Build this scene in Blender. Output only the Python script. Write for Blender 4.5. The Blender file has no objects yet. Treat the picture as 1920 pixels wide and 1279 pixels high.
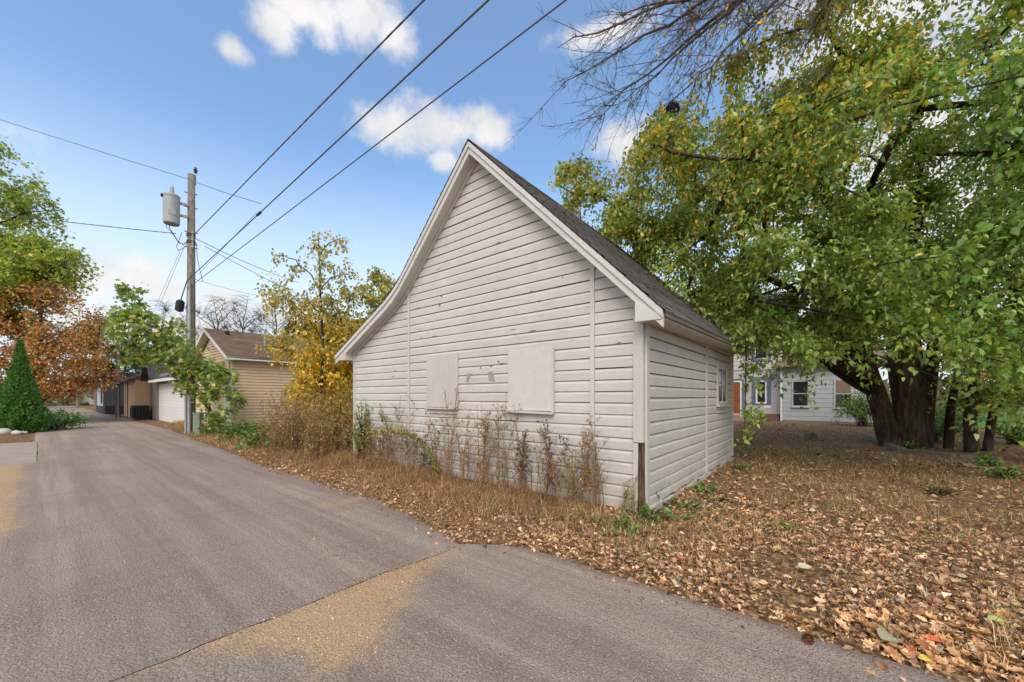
import bpy, math, random
import numpy as np
from mathutils import Vector, Matrix, noise

random.seed(11)
rng = np.random.default_rng(11)
S = bpy.context.scene
COL = S.collection
R = math.radians

# ------------------------------------------------------------------ camera
F_PX, CX, HV, H = 727.0, 960.0, 744.0, 1.55      # focal length / horizon measured on the 1920 px photograph
cd = bpy.data.cameras.new("camera")
cd.sensor_width = 36.0
cd.lens = F_PX / 1920 * 36
cd.shift_y = (HV - 639.5) / 1920
cd.clip_start, cd.clip_end = 0.05, 2000
cam = bpy.data.objects.new("camera", cd)
cam.location = (0, 0, H)
cam.rotation_euler = (R(90), 0, 0)
COL.objects.link(cam)
S.camera = cam

# ------------------------------------------------------------------ light
SUN_EL, SUN_AZ = R(45), R(190)                   # azimuth clockwise from +Y: behind the camera, to its left
S.view_settings.view_transform = 'Standard'
S.view_settings.look = 'None'
S.view_settings.exposure = 0.15
S.view_settings.gamma = 1.0
sl = bpy.data.lights.new("sun", 'SUN')
sl.energy = 2.5
sl.angle = R(40)
sl.color = (1.0, 0.89, 0.75)
sun = bpy.data.objects.new("sun", sl)
to_sun = Vector((math.sin(SUN_AZ) * math.cos(SUN_EL), math.cos(SUN_AZ) * math.cos(SUN_EL), math.sin(SUN_EL)))
sun.rotation_euler = to_sun.to_track_quat('Z', 'Y').to_euler()
sun.location = (0, 0, 30)
COL.objects.link(sun)


class NT:
    """tiny node-tree helper"""
    def __init__(self, tree):
        self.t = tree
        tree.nodes.clear()

    def n(self, typ, props=None, **ins):
        nd = self.t.nodes.new(typ)
        for k, v in (props or {}).items():
            setattr(nd, k, v)
        for k, v in ins.items():
            key = int(k[1:]) if k[0] == 'i' and k[1:].isdigit() else k.replace('_', ' ')
            self.set(nd.inputs[key], v)
        return nd

    def set(self, sock, v):
        if isinstance(v, bpy.types.NodeSocket):
            self.t.links.new(v, sock)
        elif isinstance(v, bpy.types.Node):
            self.t.links.new(v.outputs[0], sock)
        else:
            if hasattr(sock.default_value, '__len__') and not hasattr(v, '__len__'):
                v = [v] * len(sock.default_value)
            elif hasattr(v, '__len__') and len(sock.default_value) == 4 and len(v) == 3:
                v = (*v, 1)
            sock.default_value = v

    def math(self, op, a, b=0.0, c=0.0, clamp=False):
        return self.n('ShaderNodeMath', dict(operation=op, use_clamp=clamp), i0=a, i1=b, i2=c).outputs[0]

    def vmath(self, op, a, b=(0, 0, 0)):
        nd = self.n('ShaderNodeVectorMath', dict(operation=op), i0=a, i1=b)
        return nd.outputs[1] if op in ('LENGTH', 'DOT_PRODUCT', 'DISTANCE') else nd.outputs[0]

    def mix(self, f, a, b, blend='MIX'):
        nd = self.t.nodes.new('ShaderNodeMix')
        nd.data_type = 'RGBA'
        nd.blend_type = blend
        self.set(nd.inputs[0], f)
        self.set(nd.inputs[6], a)
        self.set(nd.inputs[7], b)
        return nd.outputs[2]

    def noise(self, vec, scale, detail=4.0, rough=0.55, dist=0.0):
        return self.n('ShaderNodeTexNoise', Vector=vec, Scale=scale, Detail=detail, Roughness=rough, Distortion=dist).outputs[0]

    def step(self, v, lo, hi):
        return self.n('ShaderNodeMapRange', dict(interpolation_type='SMOOTHSTEP'), Value=v, i1=lo, i2=hi, i3=0.0, i4=1.0).outputs[0]

    def scale(self, vec, s):
        return self.n('ShaderNodeMapping', Vector=vec, Scale=s).outputs[0]


# ---- sky: Nishita with cumulus laid out over the whole dome by azimuth / elevation
w = bpy.data.worlds.new("World")
S.world = w
w.use_nodes = True
g = NT(w.node_tree)
tc = g.n('ShaderNodeTexCoord').outputs['Generated']
dirn = g.vmath('NORMALIZE', tc)
sky = g.n('ShaderNodeTexSky', dict(sky_type='NISHITA', sun_disc=False, sun_elevation=SUN_EL, sun_rotation=SUN_AZ,
                                   altitude=100.0, air_density=1.1, dust_density=0.6, ozone_density=2.2))
sep = g.n('ShaderNodeSeparateXYZ', Vector=dirn)
az = g.math('ARCTAN2', sep.outputs[0], sep.outputs[1])
el = g.math('ARCSINE', sep.outputs[2])
ae = g.n('ShaderNodeCombineXYZ', X=az, Y=el).outputs[0]


def azel(u, v):
    x, z = (u - CX) / F_PX, (HV - v) / F_PX
    return math.atan(x), math.atan2(z, math.hypot(1, x))


clouds = []
for (u, v, ru, rv) in [(520, 50, 60, 45), (600, 30, 70, 45), (680, 40, 80, 50), (560, 20, 90, 30), (440, 95, 45, 26), (730, 70, 55, 35),
                       (740, 235, 90, 45), (830, 240, 110, 50), (920, 240, 60, 45), (835, 300, 35, 22),
                       (235, 515, 125, 66), (170, 530, 80, 55), (295, 545, 90, 55), (150, 600, 180, 55), (300, 610, 220, 50),
                       (520, 590, 200, 45), (420, 560, 60, 30), (1180, 270, 80, 50), (1150, 60, 120, 26)]:
    a0, e0 = azel(u, v)
    k = 1 / (1 + ((u - CX) / F_PX) ** 2)
    clouds.append((a0, e0, ru / F_PX * k * 0.92, rv / F_PX * math.sqrt(k) * 0.76))
clouds += [(0.62, 0.12, 0.42, 0.2), (0.95, 0.3, 0.5, 0.42), (0.85, 0.62, 0.35, 0.22)]                   # bank behind the big tree
for i in range(18):                                                      # unseen clouds on the sides and behind, enlarged to whiten the blue skylight
    a0 = 1.45 + i * 0.21
    a0 = a0 if a0 < math.pi else a0 - 2 * math.pi
    clouds.append((a0, 0.2 + 0.8 * ((i * 7) % 10) / 10, 0.42, 0.2))
best = None
for (a0, e0, ra, re) in clouds:
    d = g.vmath('SUBTRACT', ae, (a0, e0, 0))
    d = g.vmath('MULTIPLY', d, (1 / ra, 1 / re, 0))
    m = g.math('SUBTRACT', 1.0, g.vmath('LENGTH', d))
    best = m if best is None else g.math('MAXIMUM', best, m)
best = g.math('MAXIMUM', best, -0.7)
n1 = g.noise(dirn, 6.5, 9, 0.62, 0.0)
n2 = g.noise(dirn, 20.0, 8, 0.65, 0.3)
val = g.math('ADD', best, g.math('MULTIPLY', g.math('SUBTRACT', n1, 0.5), 1.7))
val = g.math('ADD', val, g.math('MULTIPLY', g.math('SUBTRACT', n2, 0.5), 1.5))
cm = g.step(val, -0.26, 0.74)
cm = g.math('MULTIPLY', cm, 0.93)
shade = g.step(g.noise(dirn, 7.0, 5, 0.6), 0.3, 0.7)
ccol = g.mix(shade, (9.4, 9.4, 9.6), (12.6, 12.2, 11.8))
hs = g.n('ShaderNodeHueSaturation', Hue=0.5, Saturation=1.12, Value=1.0, Color=sky.outputs[0]).outputs[0]
hs = g.mix(1.0, hs, (2.75, 2.95, 3.0), 'MULTIPLY')
low = g.step(el, 0.56, 0.12)                                              # pale air near the horizon
hs = g.mix(g.math('ADD', g.math('MULTIPLY', low, 0.85), 0.10), hs, (10.2, 11.9, 13.2))
skyc = g.mix(cm, hs, ccol)
bg = g.n('ShaderNodeBackground', Color=skyc, Strength=0.075)
g.n('ShaderNodeOutputWorld', Surface=bg)

# ------------------------------------------------------------------ frames and small geometry helpers
D1 = Vector((-0.7741, 0.6331, 0.0))              # along the alley, away from the camera
D2 = Vector((0.6331, 0.7741, 0.0))               # across the alley, towards the garages
TH = math.atan2(-0.6331, 0.7741)                 # local x = -D1, local y = D2


def AB(a, b, z=0.0):
    return D1 * a + D2 * b + Vector((0, 0, z))


def gp(u, v, z=0.0):                             # ground point seen at photo pixel (u, v)
    y = F_PX * (H - z) / (v - HV)
    return Vector(((u - CX) / F_PX * y, y, z))


def at(u, v, y):                                 # point at depth y seen at photo pixel (u, v)
    return Vector(((u - CX) / F_PX * y, y, H + (HV - v) / F_PX * y))


def on_b(u, v, b):                               # point on the vertical plane b = const
    rx = (u - CX) / F_PX
    y = b / (rx * D2.x + D2.y)
    return Vector((rx * y, y, H + (HV - v) / F_PX * y))


def ab_of(p):
    return p[0] * D1.x + p[1] * D1.y, p[0] * D2.x + p[1] * D2.y


def fnoise(x, y, z=0.0):
    return noise.noise(Vector((x, y, z)))


def edge_right(a):                               # right edge of the asphalt, in b
    if a < 3.0:
        e = 3.25 + 0.05 * fnoise(a * 1.7, 3.1) + 0.03 * fnoise(a * 6, 9.1)
        if a > 2.2:
            e -= 0.35 * max(0, (a - 2.2) / 0.8) ** 2
    else:
        e = 2.88 + 0.42 * min(1, (a - 3.0) / 2.2) ** 0.7 + 0.06 * fnoise(a * 1.3, 5.5) + 0.03 * fnoise(a * 5, 2.2)
        if a > 10:
            e += 0.7 * min(1, (a - 10) / 14)
        e += 1.6 * math.exp(-((a - 38.5) / 2.0) ** 4)                    # side drive
    return e


def edge_left(a):
    if a < 14.3:
        return -2.2 + 0.05 * fnoise(a * 2, 8.8)
    return -0.12 + 0.10 * fnoise(a * 1.1, 4.4) + 0.05 * fnoise(a * 4, 1.4)


def gz(x, y):
    a, b = ab_of((x, y))
    if 14.0 < a < 21.2 and -6.7 < b < 0.15:
        return -0.06
    er, elf = edge_right(a), edge_left(a)
    out = max(b - er, elf - b)
    k = min(1.0, max(0.0, (out + 0.02) / 0.25))
    k = k * k * (3 - 2 * k)
    h = -0.03 + 0.055 * k
    if out > 0.1:
        h += 0.018 * fnoise(x * 0.9, y * 0.9) * min(1, out)
    return h


MATS = {}


def mat(name, build, **kw):
    if name in MATS:
        return MATS[name]
    m = bpy.data.materials.new(name)
    m.use_nodes = True
    gg = NT(m.node_tree)
    sh = build(gg, **kw)
    gg.n('ShaderNodeOutputMaterial', Surface=sh)
    MATS[name] = m
    return m


def obj_vec(gg):
    return gg.n('ShaderNodeTexCoord').outputs['Object']


def bump(gg, h, strength=0.3, dist=0.01):
    return gg.n('ShaderNodeBump', Strength=strength, Distance=dist, Height=h).outputs[0]


def principled(gg, col, rough=0.7, nrm=None, spec=0.3, metal=0.0):
    p = gg.n('ShaderNodeBsdfPrincipled', Base_Color=col, Roughness=rough, Metallic=metal)
    gg.set(p.inputs['Specular IOR Level'], spec)
    if nrm is not None:
        gg.set(p.inputs['Normal'], nrm)
    return p


def m_flat(gg, col, rough=0.6, var=0.12, scale=6.0, spec=0.3, bmp=0.1, stretch=(1, 1, 1), metal=0.0):
    v = gg.scale(obj_vec(gg), stretch)
    n = gg.noise(v, scale, 6, 0.6)
    n2 = gg.noise(v, scale * 9, 3, 0.6)
    f = gg.math('ADD', gg.math('MULTIPLY', n, 0.7), gg.math('MULTIPLY', n2, 0.3))
    c = gg.mix(gg.step(f, 0.3, 0.7), tuple(x * (1 - var) for x in col), tuple(min(1, x * (1 + var)) for x in col))
    oi = gg.n('ShaderNodeObjectInfo').outputs['Random']
    c = gg.mix(gg.math('MULTIPLY', oi, var * 0.9), c, tuple(x * 0.55 for x in col))
    return principled(gg, c, rough, bump(gg, f, bmp, 0.02), spec, metal)


def flat(name, col, **kw):
    return mat(name, m_flat, col=col, **kw)


def m_paint(gg, base=(0.62, 0.587, 0.54), peel=0.5, axis='x'):
    """old white oil paint on boards: dirt, hairline cracks along the grain, flaked spots to grey wood"""
    v = obj_vec(gg)
    oi = gg.n('ShaderNodeObjectInfo').outputs['Random']
    off = gg.n('ShaderNodeCombineXYZ', X=gg.math('MULTIPLY', oi, 37.0), Y=gg.math('MULTIPLY', oi, 11.0), Z=0.0).outputs[0]
    vv = gg.vmath('ADD', v, off)
    st = {'x': (1, 1, 7), 'y': (1, 1, 7), 'z': (7, 7, 1)}[axis]
    vs = gg.scale(vv, st)
    big = gg.noise(v, 0.9, 4, 0.6)
    c = gg.mix(gg.step(big, 0.3, 0.75), tuple(x * 0.90 for x in base), base)
    c = gg.mix(gg.math('MULTIPLY', oi, 0.2), c, (0.44, 0.435, 0.41))
    grime = gg.step(gg.noise(vs, 3.2, 6, 0.68), 0.48, 0.72)
    c = gg.mix(gg.math('MULTIPLY', grime, 0.45), c, (0.37, 0.355, 0.325))
    grain = gg.noise(gg.scale(vv, tuple(q * q * 0.6 for q in st)), 3.0, 6, 0.75)
    crack = gg.step(grain, 0.66, 0.72)
    zone = gg.step(gg.noise(v, 0.75, 3, 0.55), 0.44, 0.62)
    flake = gg.step(gg.noise(vs, 4.6, 7, 0.6, 0.4), 0.705 - 0.09 * peel, 0.72 - 0.09 * peel)
    m2 = gg.math('MULTIPLY', crack, zone, clamp=True)
    c = gg.mix(gg.math('MULTIPLY', m2, 0.8), c, (0.27, 0.24, 0.21))
    fl = gg.math('MULTIPLY', flake, gg.math('ADD', gg.math('MULTIPLY', zone, 0.85), 0.15))
    c = gg.mix(gg.math('MULTIPLY', fl, 0.8), c, gg.mix(grain, (0.14, 0.115, 0.095), (0.34, 0.30, 0.27)))
    # splash dirt low on the wall
    z = gg.n('ShaderNodeSeparateXYZ', Vector=v).outputs[2]
    lowd = gg.math('MULTIPLY', gg.step(z, 0.85, 0.0), gg.step(gg.noise(v, 2.3, 6, 0.7), 0.38, 0.72))
    c = gg.mix(gg.math('MULTIPLY', lowd, 0.5), c, (0.27, 0.26, 0.19))
    h = gg.math('ADD', gg.math('MULTIPLY', grain, 0.5), gg.math('MULTIPLY', fl, -1.0))
    h = gg.math('ADD', h, gg.math('MULTIPLY', gg.noise(vs, 2.0, 3, 0.5), 0.8))
    return principled(gg, c, 0.62, bump(gg, h, 0.32, 0.006), 0.25)


def m_rot(gg):
    v = obj_vec(gg)
    vs = gg.scale(v, (18, 18, 2.2))
    n = gg.noise(vs, 2.2, 7, 0.68)
    c = gg.mix(gg.step(n, 0.32, 0.7), (0.035, 0.022, 0.015), (0.22, 0.135, 0.085))
    return principled(gg, c, 0.9, bump(gg, n, 0.9, 0.02), 0.1)


def m_asphalt(gg):
    v = obj_vec(gg)                                # alley frame: x along the alley, y across
    mask = gg.n('ShaderNodeAttribute', dict(attribute_name='sand')).outputs['Fac']
    st = gg.noise(gg.scale(v, (0.10, 2.6, 1)), 1.0, 6, 0.66)
    st2 = gg.noise(gg.scale(v, (0.3, 9.0, 1)), 1.0, 4, 0.55)
    big = gg.noise(v, 0.55, 4, 0.6)
    c = gg.mix(gg.step(st, 0.36, 0.66), (0.300, 0.222, 0.180), (0.455, 0.365, 0.282))
    c = gg.mix(gg.math('MULTIPLY', gg.step(st2, 0.48, 0.66), 0.6), c, (0.328, 0.276, 0.224))
    c = gg.mix(gg.math('MULTIPLY', gg.step(big, 0.45, 0.7), 0.55), c, (0.264, 0.216, 0.160))
    tr = gg.noise(gg.scale(v, (7.0, 0.9, 1)), 1.0, 4, 0.6)
    c = gg.mix(gg.math('MULTIPLY', gg.step(tr, 0.5, 0.7), 0.25), c, (0.20, 0.14, 0.125))
    # aggregate: pale and dark stones in the binder
    vo = gg.n('ShaderNodeTexVoronoi', Vector=v, Scale=62.0)
    cellr = gg.n('ShaderNodeSeparateColor', Color=vo.outputs['Color'])
    stone = gg.math('MULTIPLY', gg.step(vo.outputs['Distance'], 0.6, 0.3), gg.step(cellr.outputs[0], 0.5, 0.8))
    c = gg.mix(gg.math('MULTIPLY', stone, 0.92), c, gg.mix(cellr.outputs[1], (0.336, 0.264, 0.208), (0.528, 0.456, 0.376)))
    vo2 = gg.n('ShaderNodeTexVoronoi', Vector=v, Scale=42.0)
    c2 = gg.n('ShaderNodeSeparateColor', Color=vo2.outputs['Color'])
    peb = gg.math('MULTIPLY', gg.step(vo2.outputs['Distance'], 0.30, 0.14), gg.step(c2.outputs[0], 0.84, 0.9))
    c = gg.mix(peb, c, gg.mix(c2.outputs[2], (0.160, 0.120, 0.104), (0.512, 0.448, 0.376)))
    dark = gg.step(gg.noise(v, 90.0, 3, 0.6), 0.50, 0.66)
    c = gg.mix(gg.math('MULTIPLY', dark, 0.8), c, (0.096, 0.072, 0.060))
    # loose sand lying on the road
    sn = gg.math('ADD', mask, gg.math('MULTIPLY', gg.math('SUBTRACT', gg.noise(v, 6.0, 8, 0.75), 0.5), 1.3))
    grit = gg.noise(v, 120.0, 3, 0.6)
    sn = gg.math('ADD', sn, gg.math('MULTIPLY', gg.math('SUBTRACT', grit, 0.5), 1.4))
    sm = gg.step(sn, 0.36, 0.80)
    sandc = gg.mix(gg.step(gg.noise(v, 75.0, 5, 0.75), 0.3, 0.7), (0.30, 0.19, 0.10), (0.74, 0.50, 0.275))
    c = gg.mix(gg.math('MULTIPLY', sm, 0.9), c, sandc)
    h = gg.math('ADD', gg.math('MULTIPLY', vo.outputs['Distance'], -0.6), gg.math('MULTIPLY', grit, 0.8))
    return principled(gg, c, 0.85, bump(gg, h, 1.0, 0.012), 0.22)


def m_sand(gg, dark=(0.40, 0.25, 0.125), light=(0.68, 0.48, 0.275)):
    v = obj_vec(gg)
    n = gg.noise(v, 60.0, 5, 0.7)
    c = gg.mix(gg.step(n, 0.3, 0.72), dark, light)
    c = gg.mix(gg.math('MULTIPLY', gg.step(gg.noise(v, 2.0, 5, 0.6), 0.4, 0.7), 0.35), c, (0.36, 0.31, 0.24))
    return principled(gg, c, 0.95, bump(gg, n, 0.5, 0.01), 0.1)


def m_soil(gg):
    """leaf-strewn soil: matted brown leaves, some bare earth, some moss"""
    v = obj_vec(gg)
    vo = gg.n('ShaderNodeTexVoronoi', Vector=v, Scale=26.0, Randomness=1.0)
    cc = gg.n('ShaderNodeSeparateColor', Color=vo.outputs['Color'])
    c = gg.mix(cc.outputs[0], (0.106, 0.060, 0.030), (0.338, 0.194, 0.094))
    c = gg.mix(gg.step(cc.outputs[1], 0.75, 0.9), c, (0.450, 0.288, 0.156))
    fine = gg.noise(v, 55.0, 5, 0.7)
    c = gg.mix(gg.math('MULTIPLY', gg.step(fine, 0.45, 0.7), 0.7), c, (0.075, 0.048, 0.027))
    earth = gg.step(gg.noise(v, 0.45, 5, 0.6), 0.5, 0.66)
    c = gg.mix(gg.math('MULTIPLY', earth, 0.5), c, gg.mix(fine, (0.163, 0.106, 0.062), (0.325, 0.225, 0.138)))
    moss = gg.step(gg.noise(gg.vmath('ADD', v, (31, 7, 0)), 0.8, 5, 0.65), 0.56, 0.72)
    c = gg.mix(gg.math('MULTIPLY', moss, 0.4), c, (0.125, 0.150, 0.044))
    h = gg.math('ADD', vo.outputs['Distance'], gg.math('MULTIPLY', fine, 0.7))
    return principled(gg, c, 0.95, bump(gg, h, 0.8, 0.03), 0.1)


def m_leaf(gg, trans=0.42, rough=0.36, spec=0.6, gain=(3.55, 3.4, 3.5)):
    c = gg.n('ShaderNodeAttribute', dict(attribute_name='Col')).outputs['Color']
    c = gg.mix(1.0, c, gain, 'MULTIPLY')
    v = obj_vec(gg)
    c = gg.mix(gg.math('MULTIPLY', gg.step(gg.noise(v, 45.0, 2, 0.6), 0.42, 0.7), 0.22), c, (0.10, 0.085, 0.03))
    p = principled(gg, c, rough, None, spec)
    t = gg.n('ShaderNodeBsdfTranslucent', Color=gg.mix(1.0, c, (1.25, 1.3, 0.8), 'MULTIPLY'))
    return gg.n('ShaderNodeMixShader', i0=trans, i1=p, i2=t)


def m_bark(gg, a=(0.038, 0.026, 0.019), b=(0.15, 0.105, 0.075), sc=1.0):
    v = obj_vec(gg)
    vs = gg.scale(v, (9 * sc, 9 * sc, 1.6 * sc))
    n = gg.noise(vs, 1.6, 8, 0.7, 0.6)
    c = gg.mix(gg.step(n, 0.35, 0.7), a, b)
    moss = gg.step(gg.noise(v, 1.6, 5, 0.6), 0.55, 0.72)
    c = gg.mix(gg.math('MULTIPLY', moss, 0.25), c, (0.10, 0.10, 0.06))
    return principled(gg, c, 0.92, bump(gg, n, 1.0, 0.05), 0.1)


def m_shingle(gg, a=(0.10, 0.092, 0.088), b=(0.30, 0.28, 0.262)):
    v = obj_vec(gg)
    oi = gg.n('ShaderNodeObjectInfo').outputs['Random']
    vo = gg.n('ShaderNodeTexVoronoi', dict(feature='F1'), Vector=gg.scale(v, (3, 3.3, 3)), Scale=1.0)
    cc = gg.n('ShaderNodeSeparateColor', Color=vo.outputs['Color'])
    n = gg.noise(v, 140.0, 3, 0.6)
    f = gg.math('ADD', gg.math('MULTIPLY', cc.outputs[0], 0.45), gg.math('MULTIPLY', oi, 0.3))
    f = gg.math('ADD', f, gg.math('MULTIPLY', gg.noise(v, 1.4, 4, 0.6), 0.4))
    c = gg.mix(f, a, b)
    c = gg.mix(gg.math('MULTIPLY', gg.step(n, 0.45, 0.65), 0.4), c, tuple(x * 0.55 for x in a))
    return principled(gg, c, 0.93, bump(gg, n, 0.4, 0.004), 0.12)


def m_osb(gg):
    """painted flake board"""
    v = obj_vec(gg)
    vo = gg.n('ShaderNodeTexVoronoi', Vector=gg.scale(v, (14, 14, 26)), Scale=1.0)
    cc = gg.n('ShaderNodeSeparateColor', Color=vo.outputs['Color'])
    n = gg.noise(v, 6.0, 5, 0.6)
    c = gg.mix(gg.step(n, 0.35, 0.7), (0.585, 0.555, 0.51), (0.62, 0.59, 0.545))
    return principled(gg, c, 0.6, bump(gg, gg.math('ADD', cc.outputs[0], n), 0.35, 0.006), 0.25)


def m_glass(gg, col=(0.02, 0.022, 0.025)):
    v = obj_vec(gg)
    n = gg.noise(v, 2.0, 3, 0.5)
    return principled(gg, col, 0.06, bump(gg, n, 0.05, 0.02), 0.6)


def m_block(gg):
    v = obj_vec(gg)
    n = gg.noise(v, 25.0, 5, 0.7)
    c = gg.mix(n, (0.08, 0.082, 0.095), (0.19, 0.19, 0.21))
    return principled(gg, c, 0.95, bump(gg, n, 0.8, 0.03), 0.1)


PAINT = mat('old_white_paint', m_paint)
PAINT_Z = mat('old_white_paint_upright', m_paint, axis='z', peel=0.3)
PAINT_CLEAN = mat('white_trim_paint', m_paint, base=(0.66, 0.64, 0.61), peel=-0.3)
LEAF = mat('leaf', m_leaf)
DRYLEAF = mat('dry_leaf', m_leaf, trans=0.15, rough=0.75, spec=0.15, gain=(3.75, 3.65, 3.6))
BARK = mat('bark', m_bark)
GREYBARK = mat('grey_bark', m_bark, a=(0.10, 0.08, 0.07), b=(0.28, 0.235, 0.205))
TWIG = mat('twig_bark', m_bark, a=(0.045, 0.032, 0.026), b=(0.13, 0.10, 0.085), sc=3.0)


# ---- objects
def setp(o, label=None, cat=None, group=None, kind=None):
    for k, v in (('label', label), ('category', cat), ('group', group), ('kind', kind)):
        if v:
            o[k] = v
    return o


def thing(name, label, cat, loc=(0, 0, 0), rz=0.0, group=None):
    o = bpy.data.objects.new(name, None)
    o.empty_display_size = 0.2
    o.location = loc
    o.rotation_euler = (0, 0, rz)
    COL.objects.link(o)
    return setp(o, label, cat, group)


def link(name, me, material, parent=None, kind=None):
    if material is not None and len(me.materials) == 0:
        me.materials.append(material)
    o = bpy.data.objects.new(name, me)
    COL.objects.link(o)
    if parent is not None:
        o.parent = parent
    if kind:
        o['kind'] = kind
    return o


def np_mesh(name, V, faces, col=None, smooth=False):
    """faces: list of integer arrays (n, k)"""
    me = bpy.data.meshes.new(name)
    V = np.asarray(V, np.float32).reshape(-1, 3)
    me.vertices.add(len(V))
    me.vertices.foreach_set('co', V.ravel())
    faces = [np.asarray(f, np.int32) for f in faces if len(f)]
    loops = np.concatenate([f.ravel() for f in faces])
    counts = np.concatenate([np.full(len(f), f.shape[1], np.int32) for f in faces])
    starts = np.concatenate([[0], np.cumsum(counts)[:-1]]).astype(np.int32)
    me.loops.add(len(loops))
    me.loops.foreach_set('vertex_index', loops)
    me.polygons.add(len(counts))
    me.polygons.foreach_set('loop_start', starts)
    me.polygons.foreach_set('loop_total', counts)
    if smooth:
        me.polygons.foreach_set('use_smooth', np.ones(len(counts), bool))
    me.update(calc_edges=True)
    if col is not None:
        ca = me.color_attributes.new('Col', 'FLOAT_COLOR', 'POINT')
        c = np.ones((len(V), 4), np.float32)
        c[:, :3] = col
        ca.data.foreach_set('color', c.ravel())
    return me


class MB:
    def __init__(self):
        self.v, self.f = [], []

    def poly(self, pts, *faces):
        o = len(self.v)
        self.v += [tuple(p) for p in pts]
        self.f += [tuple(i + o for i in f) for f in faces]
        return self

    def box(self, x0, x1, y0, y1, z0, z1):
        P = [(x0, y0, z0), (x1, y0, z0), (x1, y1, z0), (x0, y1, z0), (x0, y0, z1), (x1, y0, z1), (x1, y1, z1), (x0, y1, z1)]
        return self.poly(P, (0, 3, 2, 1), (4, 5, 6, 7), (0, 1, 5, 4), (1, 2, 6, 5), (2, 3, 7, 6), (3, 0, 4, 7))

    def prism_y(self, outline, y0, y1):
        """outline of (x, z) points, counter-clockwise seen from -y"""
        n = len(outline)
        P = [(x, y0, z) for x, z in outline] + [(x, y1, z) for x, z in outline]
        return self.poly(P, tuple(range(n)), tuple(range(2 * n - 1, n - 1, -1)), *[(i, i + n, (i + 1) % n + n, (i + 1) % n) for i in range(n)])

    def bar(self, p0, p1, wd, th=None, up=(0, 0, 1)):
        p0, p1 = Vector(p0), Vector(p1)
        d = (p1 - p0).normalized()
        s = d.cross(Vector(up))
        s = s.normalized() if s.length > 1e-4 else Vector((1, 0, 0))
        u = s.cross(d)
        th = th or wd
        P = []
        for p in (p0, p1):
            for (i, j) in ((-1, -1), (1, -1), (1, 1), (-1, 1)):
                P.append(p + s * (i * wd / 2) + u * (j * th / 2))
        return self.poly(P, (3, 2, 1, 0), (4, 5, 6, 7), (0, 1, 5, 4), (1, 2, 6, 5), (2, 3, 7, 6), (3, 0, 4, 7))

    def tube(self, pts, rad, sides=8, cap=True):
        pts = [Vector(p) for p in pts]
        n = len(pts)
        rad = rad if hasattr(rad, '__len__') else [rad] * n
        o = len(self.v)
        ref = None
        for i, p in enumerate(pts):
            d = (pts[min(i + 1, n - 1)] - pts[max(i - 1, 0)]).normalized()
            if ref is None:
                ref = Vector((1, 0, 0)) if abs(d.x) < 0.8 else Vector((0, 1, 0))
            s = (ref - d * ref.dot(d)).normalized()
            ref = s
            t = d.cross(s)
            for k in range(sides):
                a = 2 * math.pi * k / sides
                self.v.append(tuple(p + (s * math.cos(a) + t * math.sin(a)) * rad[i]))
        for i in range(n - 1):
            for k in range(sides):
                k2 = (k + 1) % sides
                self.f.append((o + i * sides + k, o + i * sides + k2, o + (i + 1) * sides + k2, o + (i + 1) * sides + k))
        if cap:
            self.f.append(tuple(o + k for k in range(sides - 1, -1, -1)))
            self.f.append(tuple(o + (n - 1) * sides + k for k in range(sides)))
        return self

    def lathe(self, prof, cx=0, cy=0, sides=16):
        o = len(self.v)
        for (r, z) in prof:
            for k in range(sides):
                a = 2 * math.pi * k / sides
                self.v.append((cx + r * math.cos(a), cy + r * math.sin(a), z))
        for i in range(len(prof) - 1):
            for k in range(sides):
                k2 = (k + 1) % sides
                self.f.append((o + i * sides + k, o + i * sides + k2, o + (i + 1) * sides + k2, o + (i + 1) * sides + k))
        self.f.append(tuple(o + k for k in range(sides - 1, -1, -1)))
        self.f.append(tuple(o + (len(prof) - 1) * sides + k for k in range(sides)))
        return self

    def mesh(self, name, smooth=False):
        me = bpy.data.meshes.new(name)
        me.from_pydata(self.v, [], self.f)
        if smooth:
            me.polygons.foreach_set('use_smooth', [True] * len(me.polygons))
        me.update()
        return me

    def build(self, name, material, parent=None, smooth=False, kind=None):
        return link(name, self.mesh(name, smooth), material, parent, kind)


# ================================================================== SETTING
def axis_coords(lo, hi, fine_lo, fine_hi, step, grow=1.25):
    xs = list(np.arange(fine_lo, fine_hi + 1e-6, step))
    s, x = step, fine_lo
    while x > lo:
        s *= grow
        x -= s
        xs.insert(0, max(x, lo))
    s, x = step, fine_hi
    while x < hi:
        s *= grow
        x += s
        xs.append(min(x, hi))
    return np.array(xs)


def grid_faces(n, m):
    i, j = np.meshgrid(np.arange(n - 1), np.arange(m - 1), indexing='ij')
    q = i * m + j
    return np.stack([q, q + m, q + m + 1, q + 1], -1).reshape(-1, 4)


SOIL = mat('leafy_soil', m_soil)
xa = axis_coords(-700, 700, -16, 42, 0.3)         # in world axes
ya = axis_coords(-60, 900, 0.5, 34, 0.3)
P = np.array([(x, y, gz(x, y)) for x in xa for y in ya])
link('ground', np_mesh('ground', P, [grid_faces(len(xa), len(ya))], smooth=True), SOIL)['kind'] = 'structure'

# ---- the alley: two sheets of asphalt meeting at a seam across it
SAND_POLY = [(3.02, .45), (2.88, .70), (2.62, .93), (2.25, 1.05), (2.12, 1.22), (2.35, 1.52), (2.62, 1.85), (2.9, 2.4), (3.02, 2.7)]


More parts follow.
